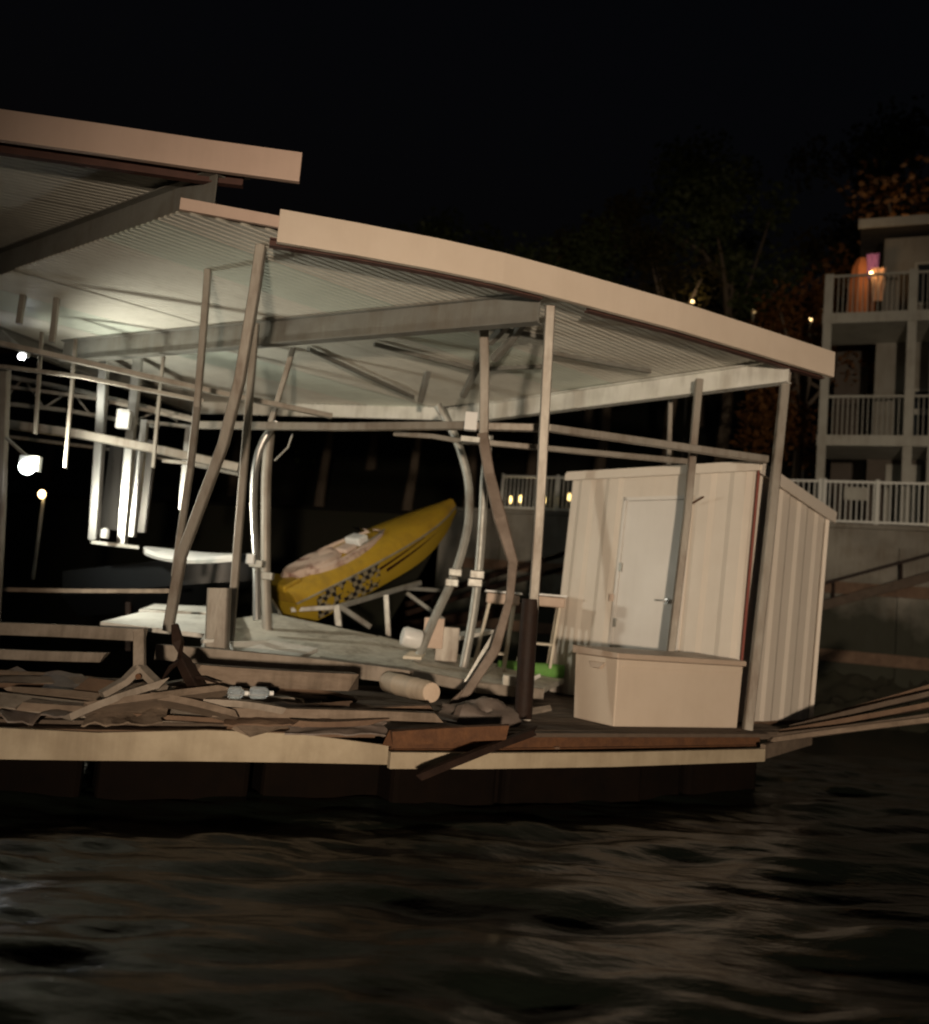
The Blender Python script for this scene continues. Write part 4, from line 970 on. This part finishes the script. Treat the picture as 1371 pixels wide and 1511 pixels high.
# ------------------------------------------------------------------ bent aluminium tubes
def atube(pts, r_, mt, label, joints=(), k=12):
    r = thing('bent_tube', label, 'tube', Ps(pts)[-1]); ps = Ps(pts)
    # smooth the bend
    sm = []
    for i in range(len(ps) - 1):
        a_, b_ = ps[max(i - 1, 0)], ps[i]; c_, d_ = ps[i + 1], ps[min(i + 2, len(ps) - 1)]
        for t in (0, .25, .5, .75):
            sm.append(.5 * ((2 * b_) + (c_ - a_) * t + (2 * a_ - 5 * b_ + 4 * c_ - d_) * t * t + (-a_ + 3 * b_ - 3 * c_ + d_) * t ** 3))
    sm.append(ps[-1]); mesh_obj('tube', MB().tube(sm, r_, k), M[mt], r, smooth=True)
    for j in joints:
        p = P(*j); mesh_obj('coupling', MB().box(p, (.16, .14, .09)), M['galv'], r, bevel=.01)
atube([(646, 598, 10.8), (672, 645, 10.8), (690, 705, 10.8), (692, 760, 10.7), (685, 802, 10.6), (668, 855, 10.5), (640, 915, 10.3), (614, 978, 10.1)], .055, 'galv', 'curved galvanised tube bowed out to the right of the yellow boat', [(672, 845, 10.45), (667, 860, 10.45)])
atube([(722, 642, 9.6), (715, 705, 9.6), (712, 765, 9.6), (706, 845, 9.6), (697, 915, 9.55), (684, 985, 9.5)], .05, 'galv', 'bright straight tube standing just left of the buckled post', [(704, 848, 9.5), (701, 860, 9.5)])
atube([(408, 622, 10.6), (388, 652, 10.6), (377, 690, 10.6), (374, 750, 10.6), (378, 830, 10.5), (379, 915, 10.4)], .05, 'alum', 'bright curved tube with a bent top, left of the yellow boat', [(379, 832, 10.4)])
atube([(398, 640, 10.8), (393, 700, 10.8), (392, 780, 10.8), (392, 860, 10.8), (396, 965, 10.7)], .065, 'post', 'dull straight tube paired with the bright curved tube', [(394, 850, 10.7)])
one('torn_wire', MB().tube(Ps([(432, 640, 10.5), (425, 660, 10.5), (405, 680, 10.5)]), .012, 6), M['galv'], 'thin torn wire dangling at the bent tube top', 'wire')
# bright uprights on the left
for (pts, w_, lb) in (([(156, 500, 11.4), (148, 640, 11.4), (138, 797, 11.4)], .12, 'leftmost bright aluminium upright hanging by the lamps'),
                      ([(206, 508, 11.5), (193, 640, 11.5), (180, 803, 11.5)], .12, 'aluminium upright carrying a white box'),
                      ([(214, 620, 11.9), (205, 710, 11.9), (195, 792, 11.9)], .10, 'bluish aluminium upright just right of the white box upright'),
                      ([(279, 628, 11.9), (273, 690, 11.9), (268, 752, 11.9)], .08, 'short aluminium upright at the end of the lit frame')):
    p_ = Ps(pts); one('aluminium_upright', MB().sq(p_, w_), M['alum'], lb, 'upright')
one('frame_bar', MB().sq(Ps([(210, 622, 11.9), (280, 630, 11.9)]), .05), M['galv'], 'thin bar joining two bright aluminium uprights', 'bar')
one('upright_foot', MB().sq(Ps([(135, 800, 11.35), (205, 808, 11.45)]), .05, .05), M['galv'], 'small dark bar across the feet of the bright uprights', 'bar')
wb = thing('junction_box', 'white box fixed to an aluminium upright under the roof truss', 'junction box', P(183, 635, 11.3))
mesh_obj('case', MB().box(P(183, 619, 11.3), (.17, .14, .26)), M['whitepl'], wb, bevel=.012)
mesh_obj('cover', MB().box(P(183, 619, 11.22), (.14, .02, .22)), M['whitepl'], wb, bevel=.006)
one('white_can', MB().lathe(P(154, 794, 11.2), [(.05, 0), (.055, .02), (.055, .1), (.03, .13)], ZA, 14), M['whitepl'], 'small white can at the foot of the bright uprights', 'can', smooth=True)
one('metal_panel', MB().box(P(190, 715, 12.3), (.68, .02, 1.35)), M['panel'], 'dull metal panel hanging behind the bright uprights', 'panel')
# roof truss on the far left
tr = thing('roof_truss', 'light steel roof truss with zigzag webs in the far left bay', 'truss', P(150, 600, 12.4))
mesh_obj('chord', MB().sq(Ps([(-40, 545, 12.2), (120, 578, 12.3), (285, 618, 12.6)]), .07), M['galv'], tr)
mesh_obj('chord', MB().sq(Ps([(-40, 590, 12.2), (100, 606, 12.3), (235, 630, 12.5)]), .06), M['galv'], tr)
zz_ = [(0, 596), (35, 558), (65, 602), (105, 576), (135, 614), (170, 590), (195, 622), (235, 606), (262, 622)]
for (a_, b_) in zip(zz_[:-1], zz_[1:]):
    mesh_obj('web', MB().sq([P(a_[0], a_[1], 12.3), P(b_[0], b_[1], 12.35)], .028), M['galv'], tr)

# ------------------------------------------------------------------ dock lamps that light the inside
def dock_lamp(px, py, Y, e, label, size=.09):
    p = P(px, py, Y); r = thing('dock_lamp', label, 'lamp', p)
    mesh_obj('housing', MB().box(p + V((0, .10, .05)), (size * 2.6, .1, size * 2)), M['galv'], r, bevel=.01)
    mesh_obj('lens', MB().lathe(p + V((0, .045, 0)), [(size, 0), (size, .03), (size * .5, .05)], V((0.2, -1, -.2)), 16), M['lampw'], r, smooth=True)
    mesh_obj('arm', MB().sq([p + V((0, .15, .08)), p + V((-.4, .25, .35))], .035), M['galv'], r)
    ld = bpy.data.lights.new('dock_lamp_light', 'SPOT'); ld.energy = e; ld.color = (1, .965, .80); ld.shadow_soft_size = .08
    ld.spot_size = R(165); ld.spot_blend = .5
    lo = bpy.data.objects.new('dock_lamp_light', ld); col.objects.link(lo); lo.location = p + V((.12, -.25, -.05))
    lo.rotation_euler = V((1, .55, .12)).to_track_quat('-Z', 'Y').to_euler()
dock_lamp(38, 688, 9.9, 250, 'brilliant white lamp glaring low inside the left bay')
dock_lamp(30, 525, 10.4, 5, 'smaller white lamp up by the left roof rail', .04)
p = P(61, 735, 12.6); r = thing('amber_lamp', 'tiny amber lamp below the brilliant white lamp', 'lamp', p)
mesh_obj('bulb', MB().lathe(p, [(.02, 0), (.05, .04), (.05, .08), (.02, .12)]), M['lampy'], r, smooth=True)
mesh_obj('bracket', MB().sq([p + V((0, .08, .05)), p + V((0, .08, -1.2))], .04), M['galv'], r)

# ------------------------------------------------------------------ yellow speedboat thrown up on its lift
HW = .56; ang = R(5)     # heeled toward the water
GS = P(438, 893, 12.4); Bw = P(668, 752, 15.0); S_ = GS.copy()
for _ in range(6):
    xa = (Bw - S_).normalized(); LB = (Bw - S_).length
    ya = ZA.cross(xa).normalized(); za = xa.cross(ya)
    y2 = ya * math.cos(ang) + za * math.sin(ang); z2 = za * math.cos(ang) - ya * math.sin(ang)
    S_ = GS + y2 * HW * .86
off = S_
boat = thing('yellow_speedboat', 'yellow speedboat with checkered side stripe heeled over on its lift', 'boat', off)
boat.rotation_euler = Matrix((xa, y2, z2)).transposed().to_euler()
NS = 26
def sect(t):
    b_ = HW * (.86 + .14 * math.sin(min(t / .4, 1) * math.pi / 2)) * (1 - .86 * max(0, (t - .45) / .55) ** 2.6)
    b_ = max(b_, .10); kz = -.62 + .50 * max(0, (t - .55) / .45) ** 2.0; sh = .02 + .05 * t * t
    return b_, kz, sh
hv = []; dvv = []
for i in range(NS):
    t = i / (NS - 1); b_, kz, sh = sect(t); x = LB * t
    ch_ = kz + (sh - kz) * .32
    half = [(0, kz), (b_ * .45, kz + (ch_ - kz) * .55), (b_ * .80, ch_), (b_ * .90, ch_ + (sh - ch_) * .35), (b_, sh)]
    ring = [(-y, z) for y, z in half[::-1]] + half[1:]
    hv += [V((x, y, z)) for y, z in ring]
    tp = 1 - .45 * max(0, (t - .6) / .4); dk = [(b_, sh + .003), (b_ * .90, sh + .12 * tp), (b_ * .55, sh + .22 * tp), (0, sh + .25 * tp)]
    ring = [(-y, z) for y, z in dk] + dk[::-1][1:]
    dvv += [V((x, y, z)) for y, z in ring]
mb = MB(); mb.add(hv, [(i * 9 + j, i * 9 + j + 1, (i + 1) * 9 + j + 1, (i + 1) * 9 + j) for i in range(NS - 1) for j in range(8)] + [tuple(range(9)), tuple((NS - 1) * 9 + j for j in range(9))])
mesh_obj('hull', mb, M['hull'], boat, smooth=True, local=True)
mb = MB(); mb.add(dvv, [(i * 7 + j, i * 7 + j + 1, (i + 1) * 7 + j + 1, (i + 1) * 7 + j) for i in range(NS - 1) for j in range(6)] + [tuple(range(7)), tuple((NS - 1) * 7 + j for j in range(7))])
dko = mesh_obj('deck', mb, M['yellow'], boat, smooth=True, local=True)
for sg in (-1, 1):
    mesh_obj('rub_rail', MB().tube([V((LB * t, sg * (sect(t)[0] + .008), sect(t)[2] + .002)) for t in [i / 20 for i in range(21)]], .014, 6), M['galv'], boat, smooth=True, local=True)
# cockpit: dark well inside a pale coaming, a slumped cover over its after half and a white seat
kk = 26
def oval(cx, rx, ry, z, nz_=0.0):
    return [V((cx + math.cos(6.283 * j / kk) * rx, math.sin(6.283 * j / kk) * ry, z + .11 + nz_ * mnoise.noise(V((math.cos(6.283 * j / kk) * 2.2, math.sin(6.283 * j / kk) * 2.2, z * 11))))) for j in range(kk)]
def rings(*rs):
    vs_ = [v for r_ in rs for v in r_]; n = len(rs); m_ = MB()
    return m_.add(vs_, [(i * kk + j, i * kk + (j + 1) % kk, (i + 1) * kk + (j + 1) % kk, (i + 1) * kk + j) for i in range(n - 1) for j in range(kk)] + [tuple((n - 1) * kk + j for j in range(kk))])
cxb = LB * .31; RX = LB * .27
mesh_obj('coaming', rings(oval(cxb, RX, HW * .74, .06), oval(cxb, RX * .97, HW * .70, .17, .02), oval(cxb, RX * .90, HW * .62, .185, .02), oval(cxb, RX * .86, HW * .58, .135)), M['boatpad'], boat, smooth=True, local=True)
mesh_obj('cockpit_sole', rings(oval(cxb, RX * .85, HW * .57, .137), oval(cxb, RX * .5, HW * .3, .139)), M['cockpit'], boat, local=True)
mesh_obj('cover', rings(oval(cxb - RX * .42, RX * .50, HW * .60, .15, .02), oval(cxb - RX * .44, RX * .46, HW * .52, .22, .035), oval(cxb - RX * .40, RX * .30, HW * .34, .25, .04), oval(cxb - RX * .38, RX * .12, HW * .1, .24, .05)), M['boatpad'], boat, smooth=True, local=True)
mesh_obj('seat_back', MB().box(V((cxb + RX * .38, -.10, .34)), (.22, .34, .14)), M['whitepl'], boat, bevel=.03, local=True)
mesh_obj('seat_cushion', MB().box(V((cxb + RX * .12, -.14, .31)), (.24, .30, .08)), M['boatpad'], boat, bevel=.03, local=True)
mesh_obj('grab_rail', MB().tube([V((cxb + RX * t, -HW * .55 * math.sqrt(max(1 - t * t, 0)) - .03, .32)) for t in (.3, .45, .6, .75, .9)], .012, 6), M['galv'], boat, local=True)
mesh_obj('windscreen', MB().add([V((LB * .52, y, .30)) for y in (-.3, .3)] + [V((LB * .47, y, .44)) for y in (-.24, .24)] + [V((LB * .52 + .012, y, .30)) for y in (-.3, .3)] + [V((LB * .47 + .012, y, .44)) for y in (-.24, .24)], [(0, 1, 3, 2), (4, 6, 7, 5)]), M['glass'], boat, local=True)
mesh_obj('engine_cover', MB().box(V((.14, 0, .22)), (.34, .62, .12)), M['yellow'], boat, bevel=.03, local=True)
# lift cradle
lt = thing('boat_lift', 'galvanised boat lift frame carrying the yellow speedboat', 'boat lift', P(520, 950, 13))
for pts, w_, nm in (([(497, 893, 12.4), (503, 950, 12.4)], .10, 'leg'), ([(570, 878, 12.8), (575, 968, 12.8)], .08, 'leg'), ([(398, 886, 12.2), (432, 942, 12.1)], .08, 'brace'),
                ([(500, 894, 12.4), (546, 925, 12.6)], .08, 'brace'), ([(494, 897, 12.4), (620, 860, 13.6)], .07, 'cradle_beam'), ([(430, 900, 12.5), (497, 896, 12.5)], .07, 'cradle_beam'),
                ([(600, 875, 13.4), (655, 915, 13.6)], .06, 'brace'), ([(600, 868, 13.6), (660, 872, 14)], .06, 'cradle_beam')):
    mesh_obj(nm, MB().sq(Ps(pts), w_), M['galv'], lt)

# ------------------------------------------------------------------ dark boat and white paddle board on the left
db_ = thing('dark_boat', 'dark hulled boat raised on the left slip beneath the white paddle board', 'boat', P(260, 885, 12.2))
s0, b0 = P(120, 880, 12.6), P(395, 856, 12.2); xd = (b0 - s0); hv = []
for i in range(14):
    t = i / 13; b_ = .55 * (1 - max(0, (t - .5) / .5) ** 2.2) + .01; c = s0 + xd * t
    yy = V((-xd.y, xd.x, 0)).normalized()
    for (y, z) in ((-b_, .34 + .05 * t), (-b_ * .9, 0), (0, -.3 + .3 * max(0, (t - .6) / .4)), (b_ * .9, 0), (b_, .34 + .05 * t), (0, .42)):
        hv.append(c + yy * y + ZA * z)
mb = MB(); mb.add(hv, [(i * 6 + j, i * 6 + (j + 1) % 6, (i + 1) * 6 + (j + 1) % 6, (i + 1) * 6 + j) for i in range(13) for j in range(6)] + [(0, 1, 2, 3, 4, 5)])
mesh_obj('hull', mb, M['darkhull'], db_, smooth=True)
for x in (190, 330):
    mesh_obj('cradle', MB().sq([P(x, 880, 12.3), P(x, 960, 12.3)], .08), M['darkpile'], db_)
pb0, pb1 = P(214, 811, 11.6), P(352, 822, 10.9); xd = pb1 - pb0; vs_ = []; n = 18
yy = V((-xd.y, xd.x, 0)).normalized(); yt = (yy + ZA * .22).normalized()
for i in range(n):
    t = i / (n - 1); hb = .26 * math.sin(math.pi * min(max(t, .012), .988)) ** .6; c = pb0 + xd * t + ZA * (-.05 * math.sin(math.pi * t))
    for (y, z) in ((-hb, 0), (-hb * .8, -.05), (hb * .8, -.05), (hb, 0), (hb * .8, .04), (-hb * .8, .04)):
        vs_.append(c + yt * y + ZA * z)
mb = MB(); mb.add(vs_, [(i * 6 + j, i * 6 + (j + 1) % 6, (i + 1) * 6 + (j + 1) % 6, (i + 1) * 6 + j) for i in range(n - 1) for j in range(6)] + [(0, 1, 2, 3, 4, 5), tuple((n - 1) * 6 + j for j in range(6))])
one('paddle_board', mb, M['whitepl'], 'glaring white pointed paddle board lying on the dark boat', 'paddle board', smooth=True)
for (x, y, lb) in ((370, 825, 'white clamp beside the bright curved tube'),):
    one('white_clamp', MB().box(P(x, y, 10.2), (.10, .08, .12)), M['whitepl'], lb, 'clamp', bevel=.01)
